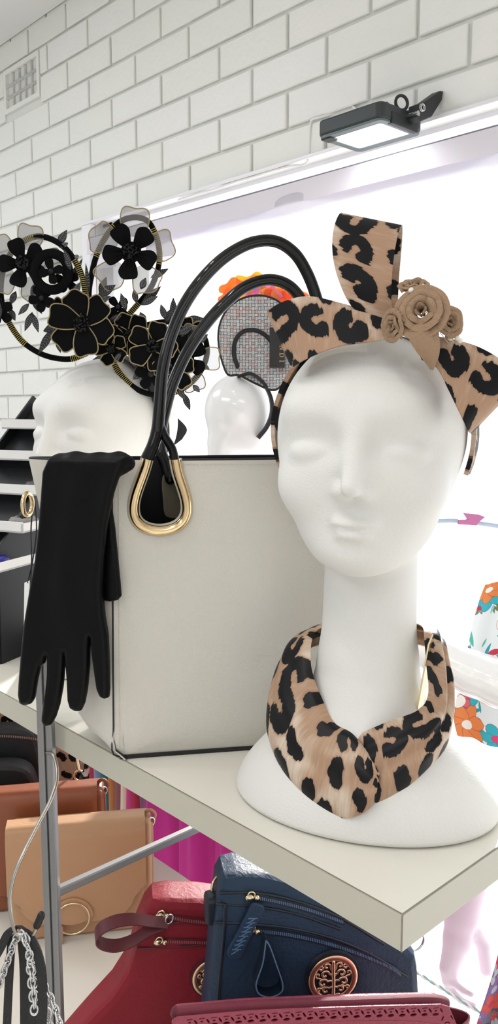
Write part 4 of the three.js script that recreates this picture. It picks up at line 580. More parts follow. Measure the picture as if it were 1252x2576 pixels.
  for (const l of D3.tagString) part(st2, 'string', tube(l, 0.0007, 24, 6), M.blackEdge);
  part(st2, 'card', strip([[D3.tagCard[0], D3.tagCard[1]], [D3.tagCard[3], D3.tagCard[2]]], 0.0006, 0, 1), M.whiteCard);
}
// ---------------------------------------------------------------- black satin gloves over the bag rim
{
  const O = A3(D3.gloveO), U = A3(D3.gloveU).normalize(), N = A3(D3.gloveN).normalize(), MG = frame(O, U, V(0, 1, 0), N);
  const polySDF = (poly) => (x, y) => { let d = 1e9, s = 1; const n = poly.length; for (let i = 0, j = n - 1; i < n; j = i++) { const ex = poly[j][0] - poly[i][0], ey = poly[j][1] - poly[i][1], wx = x - poly[i][0], wy = y - poly[i][1], tt = clamp((wx * ex + wy * ey) / (ex * ex + ey * ey), 0, 1), bx = wx - ex * tt, by = wy - ey * tt; d = Math.min(d, bx * bx + by * by); const c1 = y >= poly[i][1], c2 = y < poly[j][1], c3 = ex * wy > ey * wx; if ((c1 && c2 && c3) || (!c1 && !c2 && !c3)) s = -s; } return s * Math.sqrt(d); };
  const slab = (poly, R, z0) => { const f = polySDF(poly); return (x, y, z) => { const d = f(x, y), q = Math.max(d + R, 0), zz = (z - z0) / 1; const out = Math.hypot(q, zz) - R; return out; }; };
  const top = D3.gloveTop;
  const main = slab(D3.glove, 0.0058, 0);
  const g1 = surfNet((x, y, z) => {
    let d = main(x, y, z + 0.0008 * Math.sin(x * 90 + y * 22) + 0.001 * Math.sin(x * 160 - y * 30 + 1) * smooth(0.12, 0.2, y));
    for (let i = 0; i < top.length - 1; i++) d = smin(d, sdCone(x, y, z, [top[i][0], top[i][1] - 0.0085, -0.007], [top[i + 1][0], top[i + 1][1] - 0.0085, -0.007], i === 0 ? 0.0075 : 0.0092, i === top.length - 2 ? 0.0060 : 0.0092), 0.006);
    const bx = Math.max(top[0][0] - 0.002 - x, x - top[top.length - 1][0] + 0.040), by = Math.max(0.215 - y, y - 0.279); d = smin(d, Math.hypot(Math.max(bx, 0), Math.max(by, 0), Math.max(Math.abs(z + 0.0165) - 0.001, 0)) - 0.0028 + Math.min(0, Math.max(bx, by)) * 0, 0.004);
    return d;
  }, [-0.125, 0.02, -0.026], [0.03, 0.30, 0.012], 0.0018, (x, y) => [x, y]).applyMatrix4(MG);
  const m1 = single('satin_glove', g1, M.satin, 'black satin glove hanging fingers down over the handbag rim', 'glove');
  void m1;
  const f2 = slab(D3.glove2, 0.0038, 0);
  const cuff = surfNet((x, y, z) => f2(x, y, z + 0.008 + 0.0008 * Math.sin(x * 120)), [-0.06, 0.10, -0.018], [0.04, 0.26, 0.002], 0.0016, (x, y) => [x, y]).applyMatrix4(MG);
  single('satin_glove', cuff, M.satin, 'black satin glove cuff showing behind the hanging glove', 'glove');
}
// ---------------------------------------------------------------- black floral fascinator
{
  const O = A3(D3.fascO), U = A3(D3.fascU).normalize(), N = A3(D3.fascN).normalize(), MF = frame(O, U, V(0, 1, 0), N), toW = (g) => g.applyMatrix4(MF);
  const t = thing('floral_fascinator', 'black velvet floral fascinator with gold wrapped wire loops and tulle petals', 'fascinator', H2.clone().setY(0.385).toArray());
  // headband on the second foam head
  const rows = [], fx = V(0, 0, 1).applyAxisAngle(V(0, 1, 0), HT2);
  for (let i = 0; i <= 50; i++) { const a = -2.0 + (4.0 * i) / 50, c = inHead(Math.sin(a) * 0.0800, 0.3085 + Math.cos(a) * 0.0835, -0.012 - 0.010 * Math.abs(a), H2, HT2), wd = 0.008; rows.push([c.clone().addScaledVector(fx, wd).toArray(), c.clone().addScaledVector(fx, -wd).toArray()]); }
  part(t, 'headband', strip(rows, 0.003), M.blackBand, 'black ribbed headband');
  // wire loops wrapped with black and gold thread
  seed = 77;
  for (const [L, n0] of [[D3.loopA, 0.004], [D3.loopB, 0.0], [D3.loopC, -0.002]]) {
    const pts = L.map((p, i) => V(p[0], p[1], n0 + 0.008 * Math.sin((i / L.length) * 6.28))), c = curve(pts), len = c.getLength();
    const lp = part(t, 'wire_loop', toW(tube(pts, 0.0034, 160, 10)), M.velvet, 'black wrapped wire loop');
    const wraps = [], n = Math.floor(len / 0.0022);
    for (let i = 6; i < n; i++) { const u = i / n; if (Math.sin(u * 23 + n0 * 900) < 0.15) continue; const q = c.getPointAt(u), tg = c.getTangentAt(u); const r = new THREE.TorusGeometry(0.0035, 0.0005, 5, 12); r.applyQuaternion(new THREE.Quaternion().setFromUnitVectors(V(0, 0, 1), tg)); r.translate(q.x, q.y, q.z); wraps.push(r); }
    part(lp, 'gold_wrap', toW(merge(wraps)), M.goldThread, 'gold thread wrapping').userData.kind = 'stuff';
  }
  const petalOutline = (R, r0, w, ruff, ph) => { const o = []; for (let i = 0; i <= 26; i++) { const s = i / 26, a = Math.PI * (1 - s), x = Math.cos(a) * w * R * (0.32 + 0.68 * Math.pow(Math.sin(Math.PI * s), 0.6)), y = r0 * R + (1 - r0) * R * Math.pow(Math.sin(Math.PI * s), 0.62); const k = 1 + ruff * Math.sin(s * 19 + ph); o.push([x * k, r0 * R + (y - r0 * R) * k]); } return o; };
  const place = (g, cx, cy, n, a, tilt) => { g.rotateX(tilt); g.rotateZ(a); g.translate(cx, cy, n); return toW(g); };
  const cord = (o, n, r) => new THREE.TubeGeometry(new THREE.CatmullRomCurve3(o.map((p) => V(p[0], p[1], n)), false, 'centripetal'), 60, r, 5, false);
  const flower = (cx, cy, R, k, rot, n, tulle) => {
    const g = partGroup(t, 'flower');
    for (let i = 0; i < k; i++) {
      const a = rot + (i / k) * Math.PI * 2, tl = rr(0.10, 0.32), ph = rnd() * 6;
      const o = petalOutline(R * (tulle ? 0.92 : 1), tulle ? 0.30 : 0.12, tulle ? 0.52 : 0.58, tulle ? 0.025 : 0.045, ph);
      const p = part(g, 'petal', place(plate(o, 0.0008), cx, cy, n + (i % 2) * 0.0012, a, tl), M.velvet, 'black velvet petal');
      if (!tulle) part(p, 'gold_cord', place(cord(petalOutline(R * 1.02, 0.12, 0.57, 0.045, ph), 0.0006, 0.00075), cx, cy, n + (i % 2) * 0.0012, a, tl), M.goldCord);
      if (tulle) {
        const oo = petalOutline(R * 1.42, 0.35, 0.52, 0.05, ph + 2), b = a + Math.PI / k;
        const q = part(g, 'tulle_petal', place(plate(oo, 0.0004), cx, cy, n - 0.003, b, tl * 0.5), M.tulle, 'sheer grey tulle petal');
        part(q, 'gold_cord', place(cord(oo, 0, 0.0007), cx, cy, n - 0.003, b, tl * 0.5), M.goldCord);
        const st = []; for (let s = -1; s <= 1; s++) { const sx = s * 0.07 * R; st.push(plate([[sx - 0.02 * R, 0.16 * R], [sx + 0.02 * R, 0.16 * R], [sx * 2.2 + 0.012 * R, 0.52 * R], [sx * 2.2, 0.56 * R], [sx * 2.2 - 0.012 * R, 0.52 * R]], 0.0006)); }
        part(p, 'petal_streak', place(merge(st), cx, cy, n + 0.003, a, tl), M.velvet);
      }
    }
    part(g, 'flower_heart', toW(new THREE.CylinderGeometry(R * 0.30, R * 0.34, 0.003, 20).rotateX(Math.PI / 2).translate(cx, cy, n + 0.002)), M.velvet);
    const bd = []; for (let i = 0; i < 46; i++) { const a = rnd() * 6.283, r = R * 0.24 * Math.sqrt(rnd()); bd.push(new THREE.SphereGeometry(0.0011, 7, 5).translate(cx + Math.cos(a) * r, cy + Math.sin(a) * r, n + 0.004 + rr(0, 0.003))); }
    part(g, 'bead_cluster', toW(merge(bd)), M.bead, 'cluster of black beads').userData.kind = 'stuff';
  };
  for (const f of D3.flowers) flower(...f);
  for (const [cx, cy, R, , , n] of D3.rings) { const g = new THREE.TorusGeometry(R * 0.78, R * 0.22, 10, 40).scale(1, 1.05, 0.35).translate(cx, cy, n); part(t, 'velvet_ring', toW(g), M.velvet, 'black velvet ring'); }
  for (const [cx, cy, R, k, rot, n] of D3.smallFl) { const g = partGroup(t, 'small_flower'); for (let i = 0; i < k; i++) part(g, 'petal', place(plate(petalOutline(R, 0.1, 0.5, 0.02, 0), 0.0016), cx, cy, n, rot + (i / k) * 6.283, 0.15), M.velvet); part(g, 'bud', toW(new THREE.SphereGeometry(R * 0.2, 10, 8).translate(cx, cy, n + 0.002)), M.bead); }
  // lace leaves with pale veins
  D3.leaves.forEach(([x0, y0, x1, y1, w], i) => {
    const L = Math.hypot(x1 - x0, y1 - y0), a = Math.atan2(y1 - y0, x1 - x0) - Math.PI / 2, n = [0.006, 0.014, 0.0, 0.02][i % 4], ww = w * 0.62;
    const o = []; for (let k = 0; k <= 20; k++) { const s = k / 20; o.push([-ww * Math.sin(Math.PI * s) * (1 - 0.3 * s), L * s]); } for (let k = 19; k > 0; k--) { const s = k / 20; o.push([ww * Math.sin(Math.PI * s) * (1 - 0.3 * s), L * s]); }
    const tl = rr(-0.15, 0.15), lf = part(t, 'leaf', place(plate(o, 0.0009), x0, y0, n, a, tl), M.leafLace, 'black lace leaf');
    const v = []; for (let k = 1; k < 8; k++) for (const s of [-1, 1]) { const yy = L * (0.1 + k * 0.1), e = ww * Math.sin(Math.PI * (0.15 + k * 0.1)) * 0.72; if (e < 0.0012) continue; v.push(new THREE.BoxGeometry(e, 0.0005, 0.0014).rotateZ(s * 0.7).translate(s * (e * 0.5), yy + 0.001, 0)); }
    if (v.length) part(lf, 'vein', place(merge(v), x0, y0, n, a, tl), M.laceVein, 'pale lace veins');
  });
}
// ---------------------------------------------------------------- clamp lamp, cable
{
  const x0 = -0.852, x1 = -0.692, z0 = -0.974, z1 = -0.842, y = 0.855, h = 0.030;
  const t = thing('clamp_lamp', 'dark grey clip-on floodlight with a glowing square face over the window', 'lamp', [(x0 + x1) / 2, y, (z0 + z1) / 2]);
  const rim = (a, b, c, d, r) => { const s = [], k = 6; for (const [cx, cz, q] of [[b - r, d - r, 0], [a + r, d - r, 1], [a + r, c + r, 2], [b - r, c + r, 3]]) for (let i = 0; i <= k; i++) { const an = (q + i / k) * Math.PI / 2; s.push([cx + Math.cos(an) * r, cz + Math.sin(an) * r]); } return s; };
  const f = 0.017, fz = 0.020;
  const housing = plate(rim(x0, x1, z0, z1, 0.014), h, 0.004, []).rotateX(Math.PI / 2).translate(0, y + h / 2 + 0.003, 0);
  part(t, 'housing', housing, M.lampBody);
  part(t, 'bezel', plate(rim(x0 + 0.002, x1 - 0.002, z0 + 0.002, z1 - 0.002, 0.013), 0.005, 0.001, [rim(x0 + f, x1 - f, z0 + fz, z1 - fz, 0.006).reverse()]).rotateX(Math.PI / 2).translate(0, y + 0.0015, 0), std(0x5d6a6a, 0.4), 'grey bezel');
  part(t, 'light_face', plate(rim(x0 + f, x1 - f, z0 + fz, z1 - fz, 0.006), 0.003).rotateX(Math.PI / 2).translate(0, y + 0.0025, 0), std(0xffffff, 0.4, { emissive: 0xffffff, emissiveIntensity: 7 }), 'glowing white face');
  for (const s of [0.25, 0.75]) part(t, 'cooling_fin', box(x0 + 0.012, x1 - 0.012, y + h + 0.002, y + h + 0.009, z0 + (z1 - z0) * s - 0.003, z0 + (z1 - z0) * s + 0.003), M.lampBodyDark);
  part(t, 'clip_tab', box(x0 + 0.006, x0 + 0.03, y - 0.004, y + 0.001, z1 - 0.03, z1 - 0.006, 0.0015), M.lampBodyDark);
  part(t, 'corner_clip', box(x1 - 0.010, x1 + 0.002, y - 0.002, y + 0.02, z0 + 0.02, z1 - 0.03, 0.002), M.lampBodyDark);
  // hinge knob and spring clamp gripping the wall edge
  part(t, 'hinge_knob', new THREE.TorusGeometry(0.013, 0.003, 8, 24).rotateY(1.2).translate(-0.694, y + 0.042, -0.905), M.lampBodyDark);
  part(t, 'hinge_pin', new THREE.CylinderGeometry(0.005, 0.005, 0.026, 14).rotateZ(Math.PI / 2).translate(-0.682, y + 0.022, -0.925), M.silver, 'chrome hinge pin');
  const arm = plate([[0, 0], [0.012, -0.006], [0.050, 0.012], [0.082, 0.05], [0.086, 0.068], [0.076, 0.066], [0.030, 0.036], [0.004, 0.024]], 0.022, 0.002);
  arm.rotateY(Math.PI / 2).translate(-0.681, y + 0.014, -0.920); part(t, 'clamp_jaw', arm, M.lampBodyDark);
  part(t, 'clamp_spring', merge([0, 1, 2, 3].map((i) => new THREE.TorusGeometry(0.006, 0.0014, 6, 16).rotateY(Math.PI / 2).translate(-0.676 + i * 0.0032, y + 0.034, -0.935))), M.silver, 'steel spring');
  const L = new THREE.RectAreaLight(0xf4f8ff, 9, x1 - x0 - 2 * f, z1 - z0 - 2 * fz); L.position.set((x0 + x1) / 2, y - 0.003, (z0 + z1) / 2); L.lookAt((x0 + x1) / 2, y - 1, (z0 + z1) / 2); scene.add(L);
  const c = single('lamp_cable', tube([[-0.80, 0.887, -0.93], ...D3.cable.slice(2)], 0.0028, 160, 8), M.cable, 'thin white cable running along the brick wall to the lamp', 'cable'); void c;
}
// ---------------------------------------------------------------- glossy head with the woven saucer hat in front of the screen
{
  const [c, n0, n1] = D3.gloss, B = V(n1[0], 0.02, n1[2]), dir = V(0.69, 0, -0.72);                       // dir: to the side the face looks
  const P = thing('display_plinth', 'tall square white plinth under the glossy white head', 'plinth', [B.x, FLOOR, B.z]);
  part(P, 'column', box(B.x - 0.05, B.x + 0.05, FLOOR, 0.005, B.z - 0.05, B.z + 0.05), M.trim); part(P, 'top', box(B.x - 0.09, B.x + 0.09, 0.005, 0.02, B.z - 0.09, B.z + 0.09, 0.003), M.trim);
  const at = (p, s, y) => [p[0] + dir.x * s, p[1] + y, p[2] + dir.z * s];
  const g = surfNet((x, y, z) => {
    const dx = x - c[0], dy = y - c[1], dz = z - c[2], s = dx * dir.x + dz * dir.z, w = -dx * dir.z + dz * dir.x;
    let d = sdEll(s + 0.004, dy, w, 0.072, 0.078, 0.062);
    d = smin(d, sdEll(s - 0.024, dy + 0.045, w, 0.036, 0.046, 0.038), 0.03);
    d = smin(d, sdCone(x, y, z, at(n0, 0.0, 0.03), at(n1, 0.0, 0), 0.027, 0.030), 0.03);
    d = smin(d, sdEll(x - B.x, y - 0.02, z - B.z, 0.088, 0.06, 0.088), 0.05);
    return smax(d, 0.0205 - y, 0.004);
  }, [Math.min(c[0], B.x) - 0.12, 0.012, Math.min(c[2], B.z) - 0.12], [Math.max(c[0], B.x) + 0.12, c[1] + 0.1, Math.max(c[2], B.z) + 0.12], 0.004);
  single('glossy_head', g, M.gloss, 'glossy white abstract mannequin head wearing the woven saucer hat', 'mannequin head');
  const O = A3(D3.saucerO), U = A3(D3.saucerU), Vv = A3(D3.saucerV), N = A3(D3.saucerN), MS = frame(O, U, Vv, N), toW = (q) => q.applyMatrix4(MS);
  const t = thing('saucer_fascinator', 'grey woven saucer fascinator with orange and pink petals on a black headband', 'fascinator', D3.hatBand[0]);
  const weaveTex = dataTex(256, (x, y) => { const a = Math.floor(x * 24), b = Math.floor(y * 24), fx = x * 24 - a, fy = y * 24 - b, over = (a + b) % 2, l = (over ? Math.abs(fy - 0.5) : Math.abs(fx - 0.5)) < 0.36 ? 1 : 0, k = hash2(a, b, 3); return mixc([0.36, 0.37, 0.38], mixc([0.86, 0.86, 0.86], [0.80, 0.58, 0.55], k > 0.8 ? 0.6 : 0), clamp(l, 0, 1) * (0.75 + 0.25 * k)); }, true, 7);
  const woven = std(0xffffff, 0.45, { map: weaveTex, bumpMap: rep(weaveBump, 8), bumpScale: 0.0008, side: THREE.DoubleSide });
  const o = closedSpline(D3.saucer, 60);
  const disc = new TessellateModifier(0.012, 5).modify(plate(o, 0.002)); { const p = disc.attributes.position, uv = disc.attributes.uv; for (let i = 0; i < p.count; i++) { const r2 = p.getX(i) ** 2 + p.getY(i) ** 2; p.setZ(i, p.getZ(i) + r2 * 2.6 - 0.012); uv.setXY(i, p.getX(i), p.getY(i)); } disc.computeVertexNormals(); }
  part(t, 'saucer', toW(disc), woven, 'grey woven straw saucer');
  const lift = (p, e = 0.002) => V(p[0], p[1], (p[0] ** 2 + p[1] ** 2) * 2.6 - 0.012 + e);
  part(t, 'brim_binding', toW(tube(o.map((p) => lift(p, 0)), 0.0022, 160, 6, true)), M.blackBand, 'black brim binding');
  part(t, 'swirl_binding', toW(tube(openSpline(D3.saucerIn, 24).map((p) => lift(p, 0.003)), 0.0042, 60, 8)), M.blackBand, 'black swirl binding');
  const bandRows = D3.hatBand.map((p) => [p, [p[0] - 0.016, p[1] + 0.001, p[2] - 0.012]]); part(t, 'headband', strip(bandRows, 0.006, 30, 3), M.blackBand, 'black padded headband');
  const pm = [0xffa24a, 0xffcf4a, 0xf7a6e2, 0xff7a2c].map((q) => phy(q, 0.8, { transmission: 0.5, thickness: 0, side: THREE.DoubleSide }));
  seed = 5; for (const [x, y, z, r, k] of D3.hatPetals) { const a0 = rr(-0.6, 0.6), q = V(x, y, z); part(t, 'petal', sheet((u, v) => { const an = (u - 0.5) * 2.2 + a0, rad = r * Math.pow(v, 0.7) * (1 + 0.1 * Math.sin(u * 14)); return q.clone().addScaledVector(U, Math.sin(an) * rad).addScaledVector(Vv, Math.cos(an) * rad - r * 0.4).addScaledVector(N, -0.02 + 0.3 * r * v * v + 0.003 * Math.sin(u * 11)); }, 14, 6, 0.0008), pm[k]); }
  // brand card standing against the saucer
  const cv = document.createElement('canvas'); cv.width = 128; cv.height = 320; const x = cv.getContext('2d'); x.fillStyle = '#1c1b1b'; x.fillRect(0, 0, 128, 320); x.fillStyle = '#c9a878'; x.font = '54px serif'; x.save(); x.translate(84, 18); x.rotate(Math.PI / 2); ['E', 'N', 'D', 'I'].forEach((ch, i) => x.fillText(ch, 66 + i * 58, 0)); x.restore();
  const ct = new THREE.CanvasTexture(cv); ct.colorSpace = THREE.SRGBColorSpace;
  const hc = D3.hatCard, cw = hc[1][0] - hc[0][0], chh = hc[0][1] - hc[3][1], cg = new THREE.BoxGeometry(cw, chh, 0.0008), cm = [M.cardBlack, M.cardBlack, M.cardBlack, M.cardBlack, std(0xffffff, 0.5, { map: ct }), M.cardBlack];
  cg.translate((hc[0][0] + hc[1][0]) / 2, (hc[0][1] + hc[3][1]) / 2, 0.022); toW(cg);
  cg.computeBoundingBox(); const cc = cg.boundingBox.getCenter(V(0, 0, 0)); cg.translate(-cc.x, -cc.y, -cc.z); const cardM = new THREE.Mesh(cg, cm); cardM.name = 'brand_card'; cardM.position.copy(cc); cardM.castShadow = cardM.receiveShadow = true; scene.add(cardM); tag(cardM, 'black card with gold lettering hanging on the woven saucer hat', 'tag');
}
// ---------------------------------------------------------------- black stepped display stand with white trays
{
  const Q = V(-0.662, 0, -0.045), b = V(-0.40, 0, -0.916).normalize(), a = V(-0.916, 0, 0.40).normalize(), MS = frame(Q, a, V(0, 1, 0), b);
  const t = thing('display_stand', 'black sloping display stand with white card trays beside the foam head', 'display stand', Q.clone().addScaledVector(a, 0.06).addScaledVector(b, 0.12).toArray());
  const prof = [[0, 0], [0.25, 0], [0.25, 0.335], [0.235, 0.345], [0.0, 0.150]];
  const side = (x, th) => { const g = plate(prof, th, 0.0006); g.applyMatrix4(new THREE.Matrix4().makeBasis(V(0, 0, 1), V(0, 1, 0), V(-1, 0, 0))); return g.translate(x, 0, 0); };
  part(t, 'side_panel', side(0.0, 0.004).applyMatrix4(MS), M.boxBlack); part(t, 'side_panel', side(0.12, 0.004).applyMatrix4(MS), M.boxBlack);
  part(t, 'front_panel', box(0, 0.12, 0, 0.15, -0.002, 0.003).applyMatrix4(MS), M.boxBlack); part(t, 'back_panel', box(0, 0.12, 0, 0.335, 0.247, 0.252).applyMatrix4(MS), M.boxBlack);
  part(t, 'sloping_panel', box(0, 0.12, -0.002, 0.002, 0, 0.31).rotateX(-0.69).translate(0, 0.132, 0.002).applyMatrix4(MS), M.boxBlack);
  for (let i = 0; i < 5; i++) { const y = 0.128 + i * 0.042, z = -0.004 + i * 0.048; const tr = part(t, 'tray', merge([box(-0.03, 0.118, y, y + 0.0022, z - 0.03, z + 0.044), box(-0.03, -0.0278, y, y + 0.012, z - 0.03, z + 0.044), box(-0.03, 0.118, y, y + 0.014, z - 0.03, z - 0.028)]).applyMatrix4(MS), M.whiteCard, 'white card tray'); void tr; }
  const mk = [std(0x8f8c8a, 0.8), std(0x4c4a4d, 0.6), std(0x2a2580, 0.25), std(0xb9b6b2, 0.8), std(0x2b2b30, 0.5)]; seed = 31;
  const nm = ['grey fabric hair tie on the lowest white tray', 'dark grey hair tie on the second white tray', 'shiny blue hair tie on the front of the white tray', 'pale grey hair tie on the third white tray', 'charcoal hair tie on the fourth white tray'];
  for (let i = 0; i < 5; i++) { const k = [1, 2, 0, 3, 4][i], y = 0.1302 + k * 0.042, z = 0.006 + k * 0.048 - (i === 2 ? 0.012 : 0), N = 64, pts = []; for (let q = 0; q < N; q++) { const an = (q / N) * 6.283; pts.push([(-0.004 + (i % 2) * 0.010) + Math.cos(an) * 0.013 + 0.0012 * Math.sin(an * 9), y + 0.0068 + 0.0008 * Math.sin(an * 7), z - 0.004 + Math.sin(an) * 0.013 + 0.001 * Math.cos(an * 8)]); } single('hair_tie', tube(pts, 0.0062, 90, 10, true).applyMatrix4(MS), mk[i], nm[i], 'hair tie', 'hair ties on the trays'); }
}
// dark ribbon tail seen between the handbag handle and the glossy head
{ const rb = D3.ribbon; single('ribbon_tail', strip([[rb[0], [rb[0][0] + 0.002, rb[0][1] - 0.002, rb[0][2]]], [rb[5], rb[1]], [rb[4], rb[3]]], 0.0015, 12, 4), M.blackBand, 'dark ribbon tail hanging behind the handbag handles', 'ribbon'); }
// ---------------------------------------------------------------- steel rack upright, depth bar, hook
{
  const t = thing('rack_upright', 'grey steel double channel rack upright at the shelf front', 'rack post', [-0.44, FLOOR, 0.02]);
  const x = -0.437, z = 0.0165, ch = (dx) => box(x + dx - 0.0037, x + dx + 0.0037, FLOOR, 0.10, z - 0.006, z + 0.006, 0.002).applyMatrix4(new THREE.Matrix4());
  const turn = (g) => g.translate(-x, 0, -z).rotateY(0.75).translate(x, 0, z);
  part(t, 'channel', turn(ch(-0.0043)), M.steel); part(t, 'channel', turn(ch(0.0043)), M.steel);
  part(t, 'web', turn(box(x - 0.0035, x + 0.0035, FLOOR, 0.098, z - 0.005, z + 0.002)), M.steel);
  part(t, 'depth_bar', box(x - 0.008, x + 0.001, -0.193, -0.183, -0.40, 0.01, 0.002), M.steel);
  const r = thing('rack_upright', 'pair of slim steel rack uprights behind the handbags', 'rack post', [-0.55, FLOOR, -0.41]);
  for (const dx of [-0.008, 0.008]) part(r, 'channel', box(-0.548 + dx - 0.005, -0.548 + dx + 0.005, FLOOR, -0.027, -0.421, -0.405, 0.002), M.steel);
  const h = thing('wire_hook', 'curved steel wire hook with a black rubber tip on the rack upright', 'hook', D3.hook[1]);
  part(h, 'wire', tube(D3.hook, 0.0019, 120, 10), M.wire); part(h, 'rubber_tip', tube(D3.hookTip, 0.0036, 10, 10), M.blackEdge, 'black rubber tip');
}
// straps and chains on the hook
{
  const lab = ['black leather strap looped over the wire hook', 'slim black leather strap hanging straight behind the chain', 'broad black leather strap hanging from the hook', 'short black leather strap twisting below the hook'];
  const wid = [0.0042, 0.0036, 0.0055, 0.0045];
  D3.straps.forEach((s, i) => { const sd = V(0.68, 0, -0.73).multiplyScalar(wid[i]); single('bag_strap', strip(s.map((p) => [A3(p).sub(sd).toArray(), A3(p).add(sd).toArray()]), 0.003, 50, 4), M.blackLeather, lab[i], 'strap', 'straps on the hook'); });
  const link = new THREE.TorusGeometry(0.0032, 0.0009, 6, 14).scale(1, 1.45, 1), cl = ['silver chain looped over the wire hook', 'short silver chain hanging inside the black strap', 'silver chain slanting away beside the black strap', 'second silver chain hanging below the black strap'];
  D3.chains.forEach((s, q) => {
    const c = curve(s), n = Math.floor(c.getLength() / 0.0058), t = thing('chain_strap', cl[q], 'chain', s[s.length - 1], 'chains on the hook'), b = baseOf.get(t);
    for (let i = 0; i <= n; i++) { const m = new THREE.Mesh(link, M.silver); m.name = 'link'; m.position.copy(c.getPointAt(i / n)).sub(b); const q2 = new THREE.Quaternion().setFromUnitVectors(V(0, 1, 0), c.getTangentAt(i / n)); m.quaternion.copy(q2.multiply(new THREE.Quaternion().setFromAxisAngle(V(0, 1, 0), 0.3 + (i % 2) * 1.45))); m.castShadow = m.receiveShadow = true; t.add(m); }
  });
}
// ---------------------------------------------------------------- handbags on the lower shelf
const BW2 = V(0.5512, 0, -0.8343).normalize(), BN2 = V(0.8343, 0, 0.5512).normalize();
const dashes = (pts, z, gap = 0.004, r = 0.00035) => { const c = new THREE.CatmullRomCurve3(pts.map((p) => V(p[0], p[1], z)), false, 'centripetal'), n = Math.floor(c.getLength() / gap), out = []; for (let i = 0; i < n; i++) { const p = c.getPointAt((i + 0.5) / n), q = c.getTangentAt((i + 0.5) / n); const d = new THREE.CapsuleGeometry(r, gap * 0.55, 2, 5).applyQuaternion(new THREE.Quaternion().setFromUnitVectors(V(0, 1, 0), q)); out.push(d.translate(p.x, p.y, p.z)); } return merge(out); };
function flapBag(o, label, x0, x1, top, T, mats, ring) {
  const Mx = frame(o, BW2, V(0, 1, 0), BN2), toW = (g) => g.applyMatrix4(Mx);
  const t = thing('flap_handbag', label, 'handbag', o.clone().addScaledVector(BW2, (x0 + x1) / 2).addScaledVector(BN2, -T / 2).toArray());
  const cx = (x0 + x1) / 2, w = (x1 - x0) / 2;
  part(t, 'body', toW(box(x0 + 0.003, x1 + 0.010, 0.0005, top - 0.006, -T, -0.003, 0.008)), mats[0]);
  const drop = top * 0.80;                                         // flap: rolls over the top, rounded lower corners
  const flap = (u, v) => { const L = drop + 0.018 + 0.03, s = v * L, xx = (u - 0.5) * 2, over = 0.03; let y, z; if (s < over) { y = top + 0.002; z = -T * 0.5 + (s / over) * (T * 0.5 - 0.006); } else if (s < over + 0.018) { const a = (s - over) / 0.018 * Math.PI / 2; y = top - 0.008 + Math.cos(a) * 0.010; z = -0.006 + Math.sin(a) * 0.010; } else { y = top - 0.008 - (s - over - 0.018) * (1 - 0.30 * Math.pow(Math.abs(xx), 5) * smooth(0.6, 1, v)); z = 0.004 + 0.003 * Math.sin(Math.PI * v); } return V(cx + xx * (w - 0.012 * Math.pow(smooth(0.75, 1, v), 2) * Math.abs(xx)), y, z); };
  part(t, 'flap', toW(sheet(flap, 28, 36, 0.0028, [0.2, 0.2])), mats[0]);
  part(t, 'stitching', toW(merge([dashes([[x0 + 0.005, top - 0.012], [x0 + 0.005, top - drop * 0.8]], 0.0072), dashes([[x1 - 0.005, top - 0.012], [x1 - 0.005, top - drop * 0.8]], 0.0072)])), M.tanStitch).userData.kind = 'stuff';
  part(t, 'side_tab', toW(merge([box(x1 + 0.004, x1 + 0.013, 0.02, top - 0.016, -T * 0.75, -T * 0.3, 0.004), tube([[x1 + 0.012, top - 0.02, -T * 0.5], [x1 + 0.016, top - 0.006, -T * 0.5], [x1 + 0.008, top + 0.001, -T * 0.5], [x1 - 0.001, top - 0.006, -T * 0.5]], 0.003, 20, 8)])), mats[0]);
  part(t, 'side_ring', toW(new THREE.TorusGeometry(0.007, 0.0014, 8, 20).rotateY(0.5).translate(x1 + 0.009, top - 0.016, -T * 0.4)), M.silver, 'silver side ring');
  if (ring) {
    const [rx, ry] = ring;
    part(t, 'ring_patch', toW(plate(closedSpline([[rx - 0.030, ry], [rx - 0.021, ry + 0.022], [rx, ry + 0.031], [rx + 0.021, ry + 0.022], [rx + 0.030, ry], [rx, ry - 0.012]], 40), 0.003, 0.001).translate(0, 0, 0.009)), mats[0]);
    part(t, 'metal_ring', toW(new THREE.TorusGeometry(0.0245, 0.0013, 8, 48).translate(rx, ry, 0.0125)), M.paleGold, 'thin gold ring');
    part(t, 'closure_tab', toW(box(rx - 0.036, rx - 0.014, ry - 0.038, ry - 0.010, 0.010, 0.014, 0.0015)), mats[0]);
  }
  return t;
}
